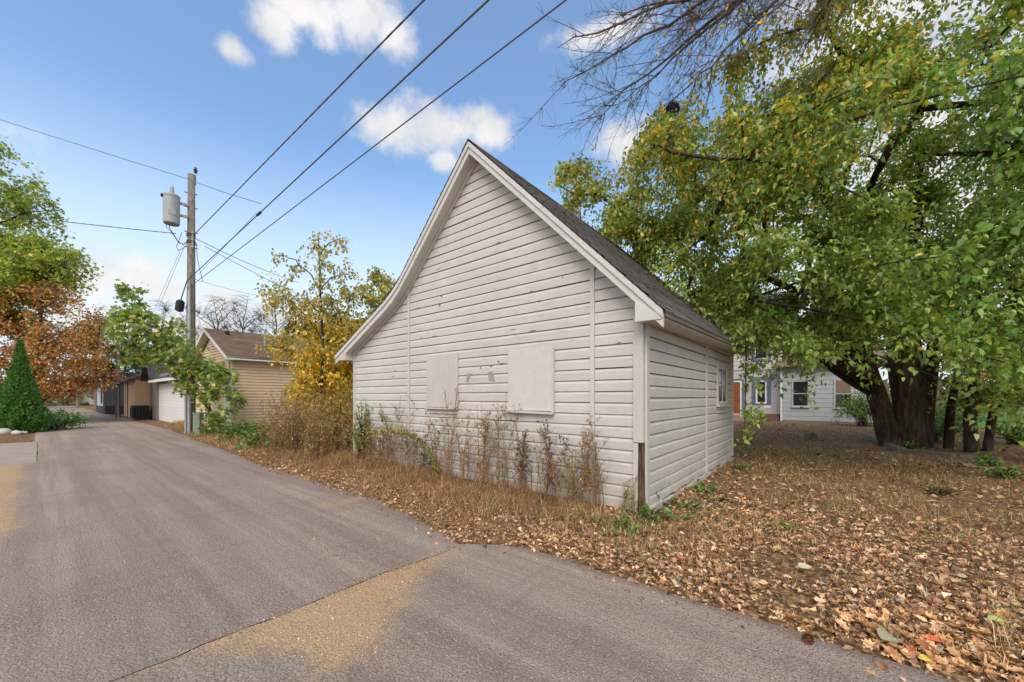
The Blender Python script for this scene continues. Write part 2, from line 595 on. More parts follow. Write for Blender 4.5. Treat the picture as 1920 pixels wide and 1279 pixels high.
def poly_sd(a, b, poly):
    d, ins = 9.0, False
    for i in range(len(poly)):
        x0, y0 = poly[i]
        x1, y1 = poly[(i + 1) % len(poly)]
        dx, dy = x1 - x0, y1 - y0
        t = max(0, min(1, ((a - x0) * dx + (b - y0) * dy) / (dx * dx + dy * dy)))
        d = min(d, math.hypot(a - x0 - dx * t, b - y0 - dy * t))
        if (y0 > b) != (y1 > b) and a < (x1 - x0) * (b - y0) / (y1 - y0) + x0:
            ins = not ins
    return d if ins else -d


def seam(b):
    return 3.0 + 0.05 * fnoise(b * 2.2, 1.7) + 0.025 * fnoise(b * 8, 3.7)


def alley_sheet(a_list, near):
    rows = []
    nb = 46 if near else 40
    sand = []
    for ia, a in enumerate(a_list):
        for k in range(nb):
            s = k / (nb - 1)
            e0, e1 = edge_left(a), edge_right(a)
            b = e0 + (e1 - e0) * s
            aa = a
            if ia == (len(a_list) - 1 if near else 0):
                aa = seam(b) + (-0.009 if near else 0.009)
            z = 0.012 * math.sin(math.pi * s) + 0.006 * fnoise(a * 0.8, b * 0.8)
            if k in (0, nb - 1):
                z = -0.035
            z += 0.004 if near else 0.0
            m = 0.0
            if near:
                m = max(m, 0.60 + 1.7 * poly_sd(aa, b, SAND_POLY))
                m = max(m, 0.30 - abs(b - 3.05) * 1.0) * (1.0)
                m = max(m, 0.52 - 3.0 * math.hypot(aa - 2.1, (b - 2.95) * 2.0))
            m = max(m, 0.34 - 5 * abs(aa - seam(b)))
            m = max(m, 0.62 - 0.9 * (b - e0) if a > 14.3 else (0.42 + 1.6 * (-0.08 - b + 0.1 * fnoise(a * 1.1, 4.4))) * min(1, max(0, (a - 6.2) / 1.2)))
            m = max(m, 0.48 - 6 * (e1 - b))
            if 5.4 < a < 5.65 and 2.4 < b < 3.2:
                m = max(m, 0.5)
            if a > 22:
                m = max(m, 0.33 + 0.25 * fnoise(a * 0.25, b * 0.8))
            sand.append(max(0, min(1, m)))
            rows.append((-aa, b, z))
    me = np_mesh('alley', np.array(rows), [grid_faces(len(a_list), nb)], smooth=True)
    at_ = me.attributes.new('sand', 'FLOAT', 'POINT')
    at_.data.foreach_set('value', np.array(sand, np.float32))
    o = link('alley', me, mat('asphalt', m_asphalt))
    o.rotation_euler = (0, 0, TH)
    o['kind'] = 'structure'
    return o


alley_sheet(list(np.arange(-7.0, 2.0, 0.12)) + list(np.arange(2.0, 3.001, 0.035)), True)
al = list(np.arange(3.0, 9, 0.06)) + list(np.arange(9, 22, 0.18)) + list(np.arange(22, 60, 0.5)) + list(np.arange(60, 150, 5))
alley_sheet(al, False)

# concrete drive on the left of the alley
CONC = flat('concrete', (0.37, 0.305, 0.24), rough=0.9, var=0.14, scale=2.5, bmp=0.15)
drv = MB()
drv.box(-21.0, -14.25, -6.5, -0.02, -0.1, 0.014)
o = drv.build('concrete_driveway', CONC)
o.rotation_euler = (0, 0, TH)
o['kind'] = 'structure'

# ================================================================== WHITE GARAGE (local frame: x right along the front, y into the depth)
GA, GB = 1.83, 4.9
gar = thing('garage', 'white peeling clapboard garage with steep gable and two boarded windows beside the alley', 'garage', AB(GA, GB), TH)
GW, GL = 7.13, 5.77                               # width of the front, length of the side
OV = 0.235                                        # overhang at the front
TOP = [(0.337, 2.584), (-2.933, 5.94), (-4.70, 4.185), (-4.98, 3.925), (-5.25, 3.73), (-5.55, 3.57), (-7.633, 2.593)]


def roof_top(x):
    for (x0, z0), (x1, z1) in zip(TOP, TOP[1:]):
        if x1 <= x <= x0:
            return z0 + (z1 - z0) * (x - x0) / (x1 - x0)
    return -9.0


def in_garage(p, margin=0.15):
    """True for a world point inside the white garage or its roof"""
    d = Vector((p[0], p[1], 0)) - AB(GA, GB)
    x, y = -d.dot(D1), d.dot(D2)
    if -7.633 - margin < x < 0.34 + margin and -OV - margin < y < GL + OV + margin:
        xx = min(max(x, -7.63), 0.33)
        return p[2] < roof_top(xx) + margin
    return False


RT = 0.235                                        # roof top down to the wall's top edge, measured straight down


def wall_bounds(z):
    """left and right end of the front wall at height z, local x"""
    pts = [(x, zz - RT) for x, zz in TOP]
    if z >= pts[1][1]:
        return pts[1][0], pts[1][0]
    xr = 0.0 if z < pts[0][1] else None
    if xr is None:
        (x0, z0), (x1, z1) = pts[0], pts[1]
        xr = x0 + (x1 - x0) * (z - z0) / (z1 - z0)
    xl = -GW
    for (x0, z0), (x1, z1) in zip(pts[1:], pts[2:]):
        if z1 <= z <= z0:
            xl = max(-GW, x0 + (x1 - x0) * (z - z0) / (z1 - z0))
    return xl, min(0.0, xr)


EXP = 0.1555
PROF = [(-0.012, 0.0), (0.024, 0.0), (0.0245, 0.05), (0.024, 0.108), (0.020, 0.118), (0.0125, 0.130), (0.009, 0.1425), (0.008, 0.1455), (-0.010, 0.1462), (-0.010, 0.1565)]


def front_plank(z0, xa, xb, wave):
    """one drop-siding board; xa / xb are its limits, clipped to the gable"""
    V, faces = [], []
    nseg = max(2, int((xb - xa) / 0.28))
    rows = []
    for (n, dz) in PROF:
        z = z0 + dz
        l, r = wall_bounds(z)
        rows.append((max(xa, l), min(xb, r), n, z))
    if all(r[1] - r[0] < 0.02 for r in rows):
        return None
    for (l, r, n, z) in rows:
        if r < l:
            l = r = (l + r) / 2
        for i in range(nseg + 1):
            x = l + (r - l) * i / nseg
            wob = 0.0035 * fnoise(x * 1.1, wave * 3.3) + 0.0015 * fnoise(x * 5, wave * 7.7)
            bow = 0.004 * fnoise(x * 0.8, wave * 5.1, 4.4)
            V.append((x, -(n + bow), z + (wob if n > 0 else 0)))
    m = nseg + 1
    for k in range(len(rows) - 1):
        for i in range(nseg):
            faces.append((k * m + i, k * m + i + 1, (k + 1) * m + i + 1, (k + 1) * m + i))
    caps = [[k * m for k in range(len(rows))][::-1], [k * m + nseg for k in range(len(rows))]]
    me = bpy.data.meshes.new('plank')
    me.from_pydata(V, [], faces + [tuple(c) for c in caps])
    me.update()
    return me


def side_plank(z0, ya, yb, wave, ragged=False):
    V, faces = [], []
    nseg = max(2, int((yb - ya) / 0.22))
    m = nseg + 1
    for (n, dz) in PROF:
        for i in range(m):
            y = ya + (yb - ya) * i / nseg
            wob = 0.005 * fnoise(y * 1.3, wave * 3.3, 9) + 0.0025 * fnoise(y * 6, wave * 7.7, 9)
            zz = z0 + dz + (wob if n > 0 else 0)
            if ragged and dz < 0.1:
                zz += 0.05 * max(0, fnoise(y * 4.5, 3.3) + 0.3) * (1 if dz < 0.02 else 0.5)
            V.append((n + 0.004 * fnoise(y * 0.8, wave * 5.1, 6), y, zz))
    for k in range(len(PROF) - 1):
        for i in range(nseg):
            faces.append((k * m + i, k * m + i + 1, (k + 1) * m + i + 1, (k + 1) * m + i))
    caps = [[k * m for k in range(len(PROF))][::-1], [k * m + nseg for k in range(len(PROF))]]
    me = bpy.data.meshes.new('plank')
    me.from_pydata(V, [], faces + [tuple(c) for c in caps])
    me.update()
    return me


k = 0
z = 0.075
while z < 5.8:
    for (xa, xb) in ((-7.075, -4.955), (-4.885, -0.748), (-0.678, -0.128)):
        me = front_plank(z + rng.uniform(-0.003, 0.003), xa, xb, k + xa)
        if me:
            link('plank', me, PAINT, gar)
    z += EXP
    k += 1
z, k = 0.10, 100
SIDE_TOP = 2.50
while z < SIDE_TOP + 0.1:
    for (ya, yb) in ((0.105, 3.13), (3.20, GL - 0.06)):
        zz = z + rng.uniform(-0.003, 0.003)
        link('plank', side_plank(zz, ya, yb, k + ya, ragged=(z < 0.13)), PAINT, gar)
    z += EXP * 1.03
    k += 1
# sheathing behind the boards, plain left and rear walls
wl = [(x, zz - RT - 0.01) for x, zz in TOP]
ol = [(-0.03, 0.06), (-0.03, 2.30)] + [p for p in wl[1:-1]] + [(-GW + 0.03, 2.58), (-GW + 0.03, 0.06)]
MB().prism_y(ol, 0.012, 0.05).build('wall_sheathing', flat('dark_boards', (0.05, 0.04, 0.032), rough=0.9), gar)
MB().prism_y([(x if x > -7 else -GW + 0.002, z) for x, z in ol], GL - 0.06, GL).build('rear_wall', PAINT, gar)
MB().box(-0.06, -0.014, 0.06, GL - 0.07, 0.11, 2.6).build('wall_sheathing', flat('dark_boards', (0.1, 0.085, 0.07)), gar)
MB().box(-GW, -GW + 0.02, 0.06, GL - 0.07, 0.06, 2.6).build('left_wall', PAINT, gar)
# battens and corner boards (upright joints between the panels)
MB().box(-4.952, -4.888, -0.040, 0.012, 0.03, 3.72).build('batten', PAINT_Z, gar)
MB().box(-0.745, -0.681, -0.040, 0.012, 0.01, 3.46).build('batten', PAINT_Z, gar)
MB().box(0.006, 0.040, 3.133, 3.197, 0.10, 2.56).build('batten', PAINT_Z, gar)
MB().box(-GW - 0.01, -GW + 0.052, -0.042, 0.012, 0.03, 2.66).build('corner_board', PAINT_Z, gar)
MB().box(-0.125, 0.004, -0.046, 0.010, 0.965, 2.50).build('corner_board', PAINT_Z, gar)
MB().prism_y([(-0.125, 2.502), (0.004, 2.502), (0.004, 2.69), (-0.125, 2.82)], -0.046, 0.010).build('corner_board', PAINT_Z, gar)
b = MB()
b.prism_y([(-0.125, 0.0), (-0.082, 0.0), (-0.066, 0.25), (-0.071, 0.50), (-0.060, 0.80), (-0.064, 0.955), (-0.125, 0.955)], -0.046, 0.006)
setp(b.build('corner_board', PAINT_Z, gar), 'narrow broken remnant of the white corner board')
MB().box(0.0055, 0.038, 0.012, 0.102, 0.06, 2.55).build('corner_board', PAINT_Z, gar)
MB().box(0.0055, 0.036, GL - 0.058, GL + 0.01, 0.12, 2.6).build('corner_board', PAINT_Z, gar)
# rotten corner post laid bare
V, Fc = [], []
m, nz = 12, 24
for i in range(nz + 1):
    zz = -0.02 + 0.985 * i / nz
    for q in range(m):
        t = 2 * math.pi * q / m
        r = 0.036 * (1 + 0.13 * fnoise(q * 1.7, zz * 1.4, 2) + 0.10 * fnoise(q * 2.9, zz * 7, 5)) * (1.25 if zz < 0.3 else 1.0)
        V.append((-0.026 + r * max(-0.9, min(0.9, math.cos(t) * 1.2)), -0.008 + r * max(-0.85, min(0.85, math.sin(t) * 1.2)), zz))
for i in range(nz):
    for q in range(m):
        Fc.append((i * m + q, i * m + (q + 1) % m, (i + 1) * m + (q + 1) % m, (i + 1) * m + q))
setp(link('corner_post', np_mesh('corner_post', V, [np.array(Fc)]), mat('rotten_wood', m_rot), gar), 'brown rotten timber post laid bare at the corner')

# foundation: poured footing at the front, loose painted stones along the side
FOUND = flat('old_concrete', (0.25, 0.215, 0.18), rough=0.95, var=0.25, scale=4, bmp=0.5)
MB().box(-GW + 0.02, -0.03, 0.004, 0.10, -0.25, 0.078).build('foundation', FOUND, gar)
MB().box(-GW + 0.02, -0.05, GL - 0.2, GL - 0.02, -0.25, 0.1).build('foundation', FOUND, gar)
STONE = flat('whitewashed_stone', (0.55, 0.53, 0.49), rough=0.9, var=0.3, scale=6, bmp=0.6)
y = 0.12
while y < GL - 0.15:
    ln = rng.uniform(0.22, 0.55)
    if not (2.6 < y < 2.95):
        V, hh = [], rng.uniform(0.07, 0.14)
        b = MB()
        n = 5
        x1 = rng.uniform(0.01, 0.065)
        b.box(-0.14, x1, y, min(y + ln - 0.015, GL - 0.02), -0.2, hh)
        b.v = [(px + 0.02 * fnoise(px * 9, py * 5, pz * 7), py + 0.02 * fnoise(py * 9, pz * 3), pz + (0.03 * fnoise(py * 7, px * 4) if pz > 0 else 0)) for px, py, pz in b.v]
        b.build('foundation_stone', STONE, gar)
    y += ln

# ---- roof: boards, fascias, soffits, cornice returns, shingle courses
Y0, Y1 = -OV, GL + OV


def eave_lift(x, y):                              # the old eave sags at the street end
    return 0.020 * max(0.0, y) * max(0.0, min(1.0, (x + 2.9) / 2.9))


def off_profile(d, pts=TOP):
    """TOP profile moved straight down by d"""
    return [(x, z - d) for x, z in pts]


def strip(name, up, lo, y0, y1, material, label=None):
    """a solid between two profiles (same number of points) from y0 to y1"""
    n = len(up)
    V, faces = [], []
    for y in (y0, y1):
        V += [(x, y, z + eave_lift(x, y)) for x, z in up] + [(x, y, z + eave_lift(x, y)) for x, z in lo]
    m = 2 * n
    for i in range(n - 1):
        faces += [(i, i + 1, n + i + 1, n + i)[::-1], (m + i, m + i + 1, m + n + i + 1, m + n + i),
                  (i, i + 1, m + i + 1, m + i), (n + i, n + i + 1, m + n + i + 1, m + n + i)[::-1]]
    faces += [(0, n, m + n, m)[::-1], (n - 1, n + n - 1, m + 2 * n - 1, m + n - 1)]
    me = bpy.data.meshes.new(name)
    me.from_pydata(V, [], faces)
    me.update()
    o = link(name, me, material, gar)
    return setp(o, label)


left = TOP[1:]
right = TOP[:2]
DECK = flat('roof_boards', (0.20, 0.17, 0.14), rough=0.9)
strip('roof_deck', off_profile(0.035), off_profile(0.085), Y0 + 0.045, Y1 - 0.045, DECK)
for prof, nm in ((right, 'r'), (left, 'l')):
    pr = list(prof)
    if nm == 'r':
        pr = [(0.315, TOP[0][1] + 0.02), TOP[1]]
    strip('rake_molding', off_profile(0.028, pr), off_profile(0.118, pr), Y0 - 0.022, Y0 + 0.042, PAINT_CLEAN)
    strip('rake_board', off_profile(0.121, pr), off_profile(0.232, pr), Y0, Y0 + 0.040, PAINT_CLEAN)
    strip('rake_board', off_profile(0.03, pr), off_profile(0.23, pr), Y1 - 0.04, Y1, PAINT_CLEAN)
    sp = [(x, z) for x, z in pr]
    if nm == 'r':
        sp = [(0.0, TOP[0][1] - 0.337 * -1.026 * 1.0), TOP[1]]
    else:
        sp = [p for p in pr if p[0] > -7.2] + [(-7.19, roof_top(-7.19))]
    strip('soffit', off_profile(0.205, sp), off_profile(0.228, sp), Y0 + 0.042, -0.002, PAINT)
    if nm == 'l':                                 # narrow frieze where the soffit meets the wall
        strip('frieze_trim', off_profile(0.230, sp), off_profile(0.285, sp), -0.062, -0.026, PAINT)
# boxed eave along the side: soffit, fascia, and the cornice return closing it at the front
EZ = 2.476
b = MB()
for (x0, x1, y0, y1, z0, z1) in ((-0.02, 0.272, Y0 + 0.03, Y1 - 0.02, EZ, EZ + 0.02),):
    b.box(x0, x1, y0, y1, z0, z1)
b.v = [(x, y, z + eave_lift(x, y)) for x, y, z in b.v]
b.build('eave_soffit', PAINT, gar)
ns = 26
V, Fc = [], []
for i in range(ns + 1):
    y = Y0 + 0.004 + (Y1 - Y0 - 0.008) * i / ns
    rag = 0.022 * max(0, fnoise(y * 6, 1.1) + 0.4) if y < 0.8 else 0.004 * fnoise(y * 3, 1)
    dz = eave_lift(0.3, y)
    for (x, zz) in ((0.274, EZ - 0.012 + rag + dz), (0.300, EZ - 0.012 + rag + dz), (0.304, 2.555 + dz), (0.278, 2.555 + dz)):
        V.append((x, y, zz))
for i in range(ns):
    for q in range(4):
        Fc.append((i * 4 + q, i * 4 + (q + 1) % 4, (i + 1) * 4 + (q + 1) % 4, (i + 1) * 4 + q))
Fc += [(3, 2, 1, 0), tuple(ns * 4 + q for q in range(4))]
me = np_mesh('eave_fascia', V, [np.array(Fc)])
link('eave_fascia', me, PAINT, gar)
MB().prism_y([(-0.02, EZ - 0.004), (0.302, EZ - 0.006), (0.302, 2.545), (0.24, 2.56), (-0.02, 2.712)], Y0 - 0.012, Y0 + 0.028).build('cornice_return', PAINT_CLEAN, gar)
# left eave: small return and fascia
MB().prism_y([(-7.60, 2.44), (-7.14, 2.43), (-7.14, 2.60), (-7.56, 2.47)], Y0 - 0.004, -0.028).build('cornice_return', PAINT, gar)
MB().box(-7.63, -7.605, Y0 + 0.05, Y1, 2.43, 2.56).build('eave_fascia', PAINT, gar)
MB().box(-7.60, -GW - 0.01, 0.0, Y1 - 0.03, 2.43, 2.45).build('eave_soffit', PAINT, gar)

SHING = mat('asphalt_shingles', m_shingle)


def courses(p0, p1, exposure, parent, y0, y1, material, lift=0.0, tab=0.31, thick=0.020, fn=None, axis='y'):
    """overlapping shingle courses up the slope from eave point p0 to p1 (x, z); each course one object with its tabs"""
    p0, p1 = Vector((p0[0], 0, p0[1])), Vector((p1[0], 0, p1[1]))
    L = (p1 - p0).length
    u = (p1 - p0) / L
    nrm = Vector((-u.z, 0, u.x))
    if nrm.z < 0:
        nrm = -nrm
    n = int(L / exposure)
    ex = L / n
    for i in range(n):
        V, Fc = [], []
        y = y0 - (i % 2) * tab / 2
        while y < y1:
            ya, yb = max(y, y0) + 0.003, min(y + tab, y1) - 0.003
            y += tab
            if yb - ya < 0.02:
                continue
            t0 = thick * rng.uniform(0.85, 1.5) + lift
            s0 = i * ex - rng.uniform(0, 0.008)
            s1 = min((i + 1) * ex + 0.02, L)
            o = len(V)
            for yy in (ya, yb):
                for (s, h) in ((s0, lift - 0.004), (s0, t0), (s1, lift + 0.004)):
                    p = p0 + u * s + nrm * h
                    q = Vector((p.x, yy, p.z))
                    if fn:
                        q.z += fn(q.x, q.y)
                    V.append(tuple(q))
            Fc += [(o, o + 3, o + 4, o + 1), (o + 1, o + 4, o + 5, o + 2)]
        Fc = np.array(Fc)
        me = np_mesh('shingle_course', V, [Fc])
        link('shingle_course', me, material, parent)
    return n


sag = lambda x, y: eave_lift(x, y) - 0.018 * math.sin(math.pi * max(0, min(1, (y + 0.3) / 6.3))) * max(0, 1 - abs(x + 1.3) / 1.6)
courses((0.337, 2.584 - 0.03), (-2.933, 5.94 - 0.025), 0.135, gar, Y0 - 0.035, Y1 + 0.02, SHING, fn=sag)
courses((-7.633, 2.593 - 0.03), (-5.40, 3.63 - 0.03), 0.14, gar, Y0 - 0.035, Y1 + 0.02, SHING)
courses((-5.40, 3.65 - 0.03), (-4.84, 4.05 - 0.03), 0.14, gar, Y0 - 0.035, Y1 + 0.02, SHING)
courses((-4.84, 4.05 - 0.03), (-2.933, 5.94 - 0.025), 0.14, gar, Y0 - 0.035, Y1 + 0.02, SHING)
b = MB()
b.poly([(-2.78, Y0 - 0.03, 5.80), (-2.933, Y0 - 0.03, 5.955), (-3.086, Y0 - 0.03, 5.80), (-2.78, Y1, 5.80), (-2.933, Y1, 5.955), (-3.086, Y1, 5.80)],
       (0, 3, 4, 1), (1, 4, 5, 2))
b.build('ridge_cap', SHING, gar)

# ---- boarded windows, patches, side window
OSB = mat('painted_flakeboard', m_osb)


def front_panel(x0, x1, z0, z1, material, name='window_board', th=0.026, label=None, n=-0.028):
    b = MB().box(x0, x1, n - th, n, z0, z1)
    return setp(b.build(name, material, gar), label)


BOARD = mat('painted_board', m_paint, base=(0.58, 0.55, 0.505), peel=-0.6, axis='z')
wb = front_panel(-4.31, -3.66, 1.355, 2.345, BOARD, label='smooth painted window board of two strips')
o = MB().box(-3.655, -3.465, -0.056, -0.028, 1.345, 2.345).build('strip', BOARD, wb)
MB().box(-3.463, -3.42, -0.060, -0.028, 1.36, 2.36).build('window_casing', PAINT_Z, gar)
MB().box(-4.32, -3.42, -0.085, -0.028, 1.315, 1.343).build('window_sill', PAINT, gar)
MB().box(-4.25, -3.46, -0.052, -0.028, 1.235, 1.255).build('window_apron', PAINT, gar)
front_panel(-2.215, -1.372, 1.335, 2.285, OSB, label='rough flakeboard panel over the other window')
MB().box(-1.370, -1.330, -0.058, -0.028, 1.32, 2.275).build('window_casing', PAINT_Z, gar)
b = MB().prism_y([(-2.26, 1.318), (-2.05, 1.296), (-1.335, 1.288), (-1.335, 1.318), (-2.0, 1.331), (-2.26, 1.331)], -0.095, -0.028)
b.build('window_sill', PAINT, gar)
PATCH = flat('bare_grey_patch', (0.34, 0.31, 0.29), rough=0.8, var=0.2, scale=9)
MB().prism_y([(-2.66, 1.83), (-2.53, 1.815), (-2.575, 1.975), (-2.685, 1.97)], -0.033, -0.02).build('patch', PATCH, gar)
MB().prism_y([(-3.21, 1.82), (-3.16, 1.815), (-3.115, 1.90), (-3.12, 1.965), (-3.205, 1.965)], -0.033, -0.02).build('patch', PATCH, gar)
for (x, zz, s) in ((-2.45, 2.135, .02), (-2.86, 2.05, .014), (-1.62, 3.02, .016), (-1.2, 3.3, .012), (-3.9, 3.47, .022), (-3.95, 3.30, .024), (-2.62, 2.07, .02)):
    MB().prism_y([(x - s, zz), (x, zz - s * .8), (x + s * 1.2, zz - s * .2), (x + s * .5, zz + s), (x - s * .5, zz + s * .8)], -0.0275, -0.02).build('flaked_spot', mat('bare_wood', m_flat, col=(0.15, 0.12, 0.10), rough=0.9, var=0.3, scale=20), gar)

SPOT = MATS['bare_wood']
for i in range(26):                               # long flaked streaks and lifted splinters along the boards
    x = rng.uniform(-6.6, -0.3)
    row = int(rng.integers(3, 27))
    l_, r_ = wall_bounds(0.075 + row * EXP + .1)
    if not (l_ + .2 < x < r_ - .3) or (-4.35 < x < -3.3 and row in range(7, 16)) or (-2.4 < x < -1.25 and row in range(7, 16)):
        continue
    zz = 0.075 + row * EXP + rng.choice([.008, .012, rng.uniform(.02, .09)])
    ln, th_ = rng.uniform(.03, .17), rng.uniform(.004, .011)
    MB().prism_y([(x, zz), (x + ln * .5, zz - th_ * .6), (x + ln, zz + th_ * .2), (x + ln * .7, zz + th_), (x + ln * .3, zz + th_ * .6)], -0.0285, -0.02).build('flaked_spot', SPOT, gar)
# side window: casing, two-over-two sash
y0, y1, z0, z1 = 4.10, 4.96, 1.40, 2.18
cas = MB()
cas.box(0.024, 0.050, y0 - 0.09, y0, z0 - 0.02, z1 + 0.1).box(0.024, 0.050, y1, y1 + 0.09, z0 - 0.02, z1 + 0.1).box(0.024, 0.052, y0, y1, z1, z1 + 0.1)
win = cas.build('window', PAINT_Z, gar)
MB().box(0.020, 0.028, y0, y1, z0, z1).build('pane', mat('dark_glass', m_glass), win)
fr = MB()
fr.box(0.028, 0.042, y0, y0 + 0.05, z0, z1).box(0.028, 0.042, y1 - 0.05, y1, z0, z1).box(0.028, 0.042, y0 + 0.05, y1 - 0.05, z0, z0 + 0.05).box(0.028, 0.042, y0 + 0.05, y1 - 0.05, z1 - 0.05, z1)
fr.build('sash_frame', PAINT_Z, win)
MB().box(0.029, 0.046, y0 + 0.05, y1 - 0.05, 1.775, 1.81).build('muntin', PAINT_Z, win)
MB().box(0.030, 0.040, 4.515, 4.545, z0 + 0.05, 1.775).build('muntin', PAINT_Z, win)
MB().box(0.030, 0.040, 4.515, 4.545, 1.81, z1 - 0.05).build('muntin', PAINT_Z, win)
MB().box(0.02, 0.095, y0 - 0.12, y1 + 0.12, z0 - 0.055, z0 - 0.02).build('sill', PAINT, win)
MB().box(0.02, 0.050, y0 - 0.05, y1 + 0.05, z0 - 0.19, z0 - 0.165).build('window_apron', PAINT, gar)

# ================================================================== OTHER BUILDINGS
WHITE = flat('white_metal_trim', (0.78, 0.77, 0.75), rough=0.5, var=0.05)
VINYL = flat('tan_vinyl_siding', (0.70, 0.53, 0.355), rough=0.6, var=0.06, bmp=0.03)
BROWN_SH = mat('brown_shingles', m_shingle, a=(0.13, 0.085, 0.06), b=(0.27, 0.19, 0.14))
DARK_SH = mat('dark_shingles', m_shingle, a=(0.055, 0.052, 0.06), b=(0.13, 0.12, 0.13))
GREYMETAL = flat('grey_metal', (0.32, 0.33, 0.34), rough=0.5, var=0.1, spec=0.5)
DGLASS = mat('dark_glass', m_glass)


def laps(name, x0, x1, z0, z1, ex, material, parent, proud=0.014, axis='x', bounds=None, off=0.0, one=False):
    """lap siding; axis 'x': wall in the xz-plane facing -y; axis 'y': wall in the yz-plane facing +x ('-y': facing -x)"""
    n = max(1, round((z1 - z0) / ex))
    ex = (z1 - z0) / n
    out = []
    b = MB()
    for i in range(n):
        za, zb = z0 + i * ex, z0 + (i + 1) * ex
        la, ra = bounds(za) if bounds else (x0, x1)
        lb, rb = bounds(zb) if bounds else (x0, x1)
        if ra - la < 0.03:
            continue
        if rb < lb:
            lb = rb = (lb + rb) / 2
        P = [(la, proud, za), (ra, proud, za), (rb, proud * 0.25, zb - 0.006), (lb, proud * 0.25, zb - 0.006), (la, -0.02, za), (ra, -0.02, za), (rb, -0.02, zb), (lb, -0.02, zb)]
        if axis == 'x':
            P = [(p[0], -p[1] + off, p[2]) for p in P]
        elif axis == 'y':
            P = [(p[1] + off, p[0], p[2]) for p in P]
        else:
            P = [(-p[1] + off, p[0], p[2]) for p in P]
        if one:
            b = MB()
        b.poly(P, (0, 1, 2, 3), (4, 5, 1, 0), (3, 2, 6, 7), (0, 3, 7, 4), (1, 5, 6, 2))
        if one:
            b.build('plank', material, parent)
    if not one:
        return b.build(name, material, parent, kind='stuff')


def window(parent, x0, x1, z0, z1, y=0.0, trim=0.09, frame_m=None, pane_m=None, mid=True, trim_m=None, sill=False, shade=None):
    """a sash window on a wall facing -y at depth y; trim carries frame and panes"""
    frame_m = frame_m or WHITE
    b = MB()
    t = trim
    b.box(x0 - t, x0, y - 0.045, y, z0 - t, z1 + t).box(x1, x1 + t, y - 0.045, y, z0 - t, z1 + t).box(x0, x1, y - 0.045, y, z1, z1 + t).box(x0, x1, y - 0.045, y, z0 - t, z0)
    wn = b.build('window', trim_m or frame_m, parent)
    f = MB()
    s = 0.04
    zm = (z0 + z1) / 2
    f.box(x0, x0 + s, y - 0.038, y - 0.004, z0, z1).box(x1 - s, x1, y - 0.038, y - 0.004, z0, z1).box(x0 + s, x1 - s, y - 0.038, y - 0.004, z0, z0 + s).box(x0 + s, x1 - s, y - 0.038, y - 0.004, z1 - s, z1)
    if mid:
        f.box(x0 + s, x1 - s, y - 0.036, y - 0.004, zm - s * 0.6, zm + s * 0.6)
    f.build('frame', frame_m, wn)
    MB().box(x0 + s, x1 - s, y - 0.022, y - 0.016, z0 + s, zm - s * 0.6).build('pane', pane_m or DGLASS, wn)
    MB().box(x0 + s, x1 - s, y - 0.024, y - 0.018, zm + s * 0.6, z1 - s).build('pane', shade or pane_m or DGLASS, wn)
    if sill:
        MB().box(x0 - t - 0.03, x1 + t + 0.03, y - 0.09, y - 0.002, z0 - t - 0.05, z0 - t - 0.002).build('sill', trim_m or frame_m, wn)
    return wn


# ---- tan vinyl garage, gable to the alley
bg_ = thing('garage', 'tan vinyl sided garage with brown roof and white fascia behind the yellow tree', 'garage', AB(18.75, 5.0), TH)
BW, BL, BZ, RZ = 5.75, 6.6, 3.05, 4.62
slope = (RZ - 3.20) / (BW / 2 + 0.3)
bnd = lambda z: (-BW, 0.0) if z < BZ else (-BW + (z - BZ) / slope, -(z - BZ) / slope)
laps('siding', -BW, 0, 0.06, BZ + BW / 2 * slope - 0.02, 0.125, VINYL, bg_, bounds=bnd, proud=0.03)
laps('side_siding', 0.0, BL, 0.06, BZ, 0.125, VINYL, bg_, axis='y', proud=0.03)
MB().box(-BW, -BW + 0.03, 0.02, BL, 0, BZ).box(-BW + 0.03, -0.03, BL - 0.03, BL, 0, BZ).box(-BW, -0.02, 0.02, BL, -0.1, 0.058).build('rear_wall', VINYL, bg_)
MB().box(-0.09, 0.022, -0.022, 0.09, 0.04, BZ).build('corner_trim', VINYL, bg_)
MB().box(-BW - 0.02, -BW + 0.08, -0.022, 0.02, 0.04, BZ).build('corner_trim', VINYL, bg_)
e = 0.32
for s in (1, -1):
    xr_, xe = -BW / 2, (0 + e if s > 0 else -BW - e)
    up = [(xe, RZ - slope * (BW / 2 + e)), (xr_, RZ)]
    if s < 0:
        up = up[::-1]
    V, Fc = [], []
    b = MB()
    n = MB()
    lo = [(x, z - 0.10) for x, z in up]
    ring = up + lo[::-1]
    ring = ring if s < 0 else ring
    b.prism_y([(x, z) for x, z in (ring[::-1] if s > 0 else ring[::-1])], -e + 0.04, BL + e)
    b.build('roof_deck', flat('roof_boards', (0.2, 0.17, 0.14)), bg_)
    courses((xe, up[0][1] + 0.005) if s > 0 else (xe, up[1][1] + 0.005), (xr_, RZ + 0.005), 0.15, bg_, -e - 0.01, BL + e, BROWN_SH, thick=0.012)
    ring2 = [(x, z + 0.012) for x, z in up] + [(x, z - 0.15) for x, z in up[::-1]]
    MB().prism_y(ring2[::-1], -e + 0.0, -e + 0.036).build('rake_fascia', WHITE, bg_)
    sof = [(x, z - 0.155) for x, z in up] + [(x, z - 0.175) for x, z in up[::-1]]
    MB().prism_y(sof[::-1], -e + 0.04, -0.02).build('soffit', flat('tan_soffit', (0.55, 0.47, 0.38)), bg_)
MB().box(e - 0.03, e, -e + 0.04, BL + e, RZ - slope * (BW / 2 + e) - 0.15, RZ - slope * (BW / 2 + e) - 0.002).build('eave_fascia', WHITE, bg_)
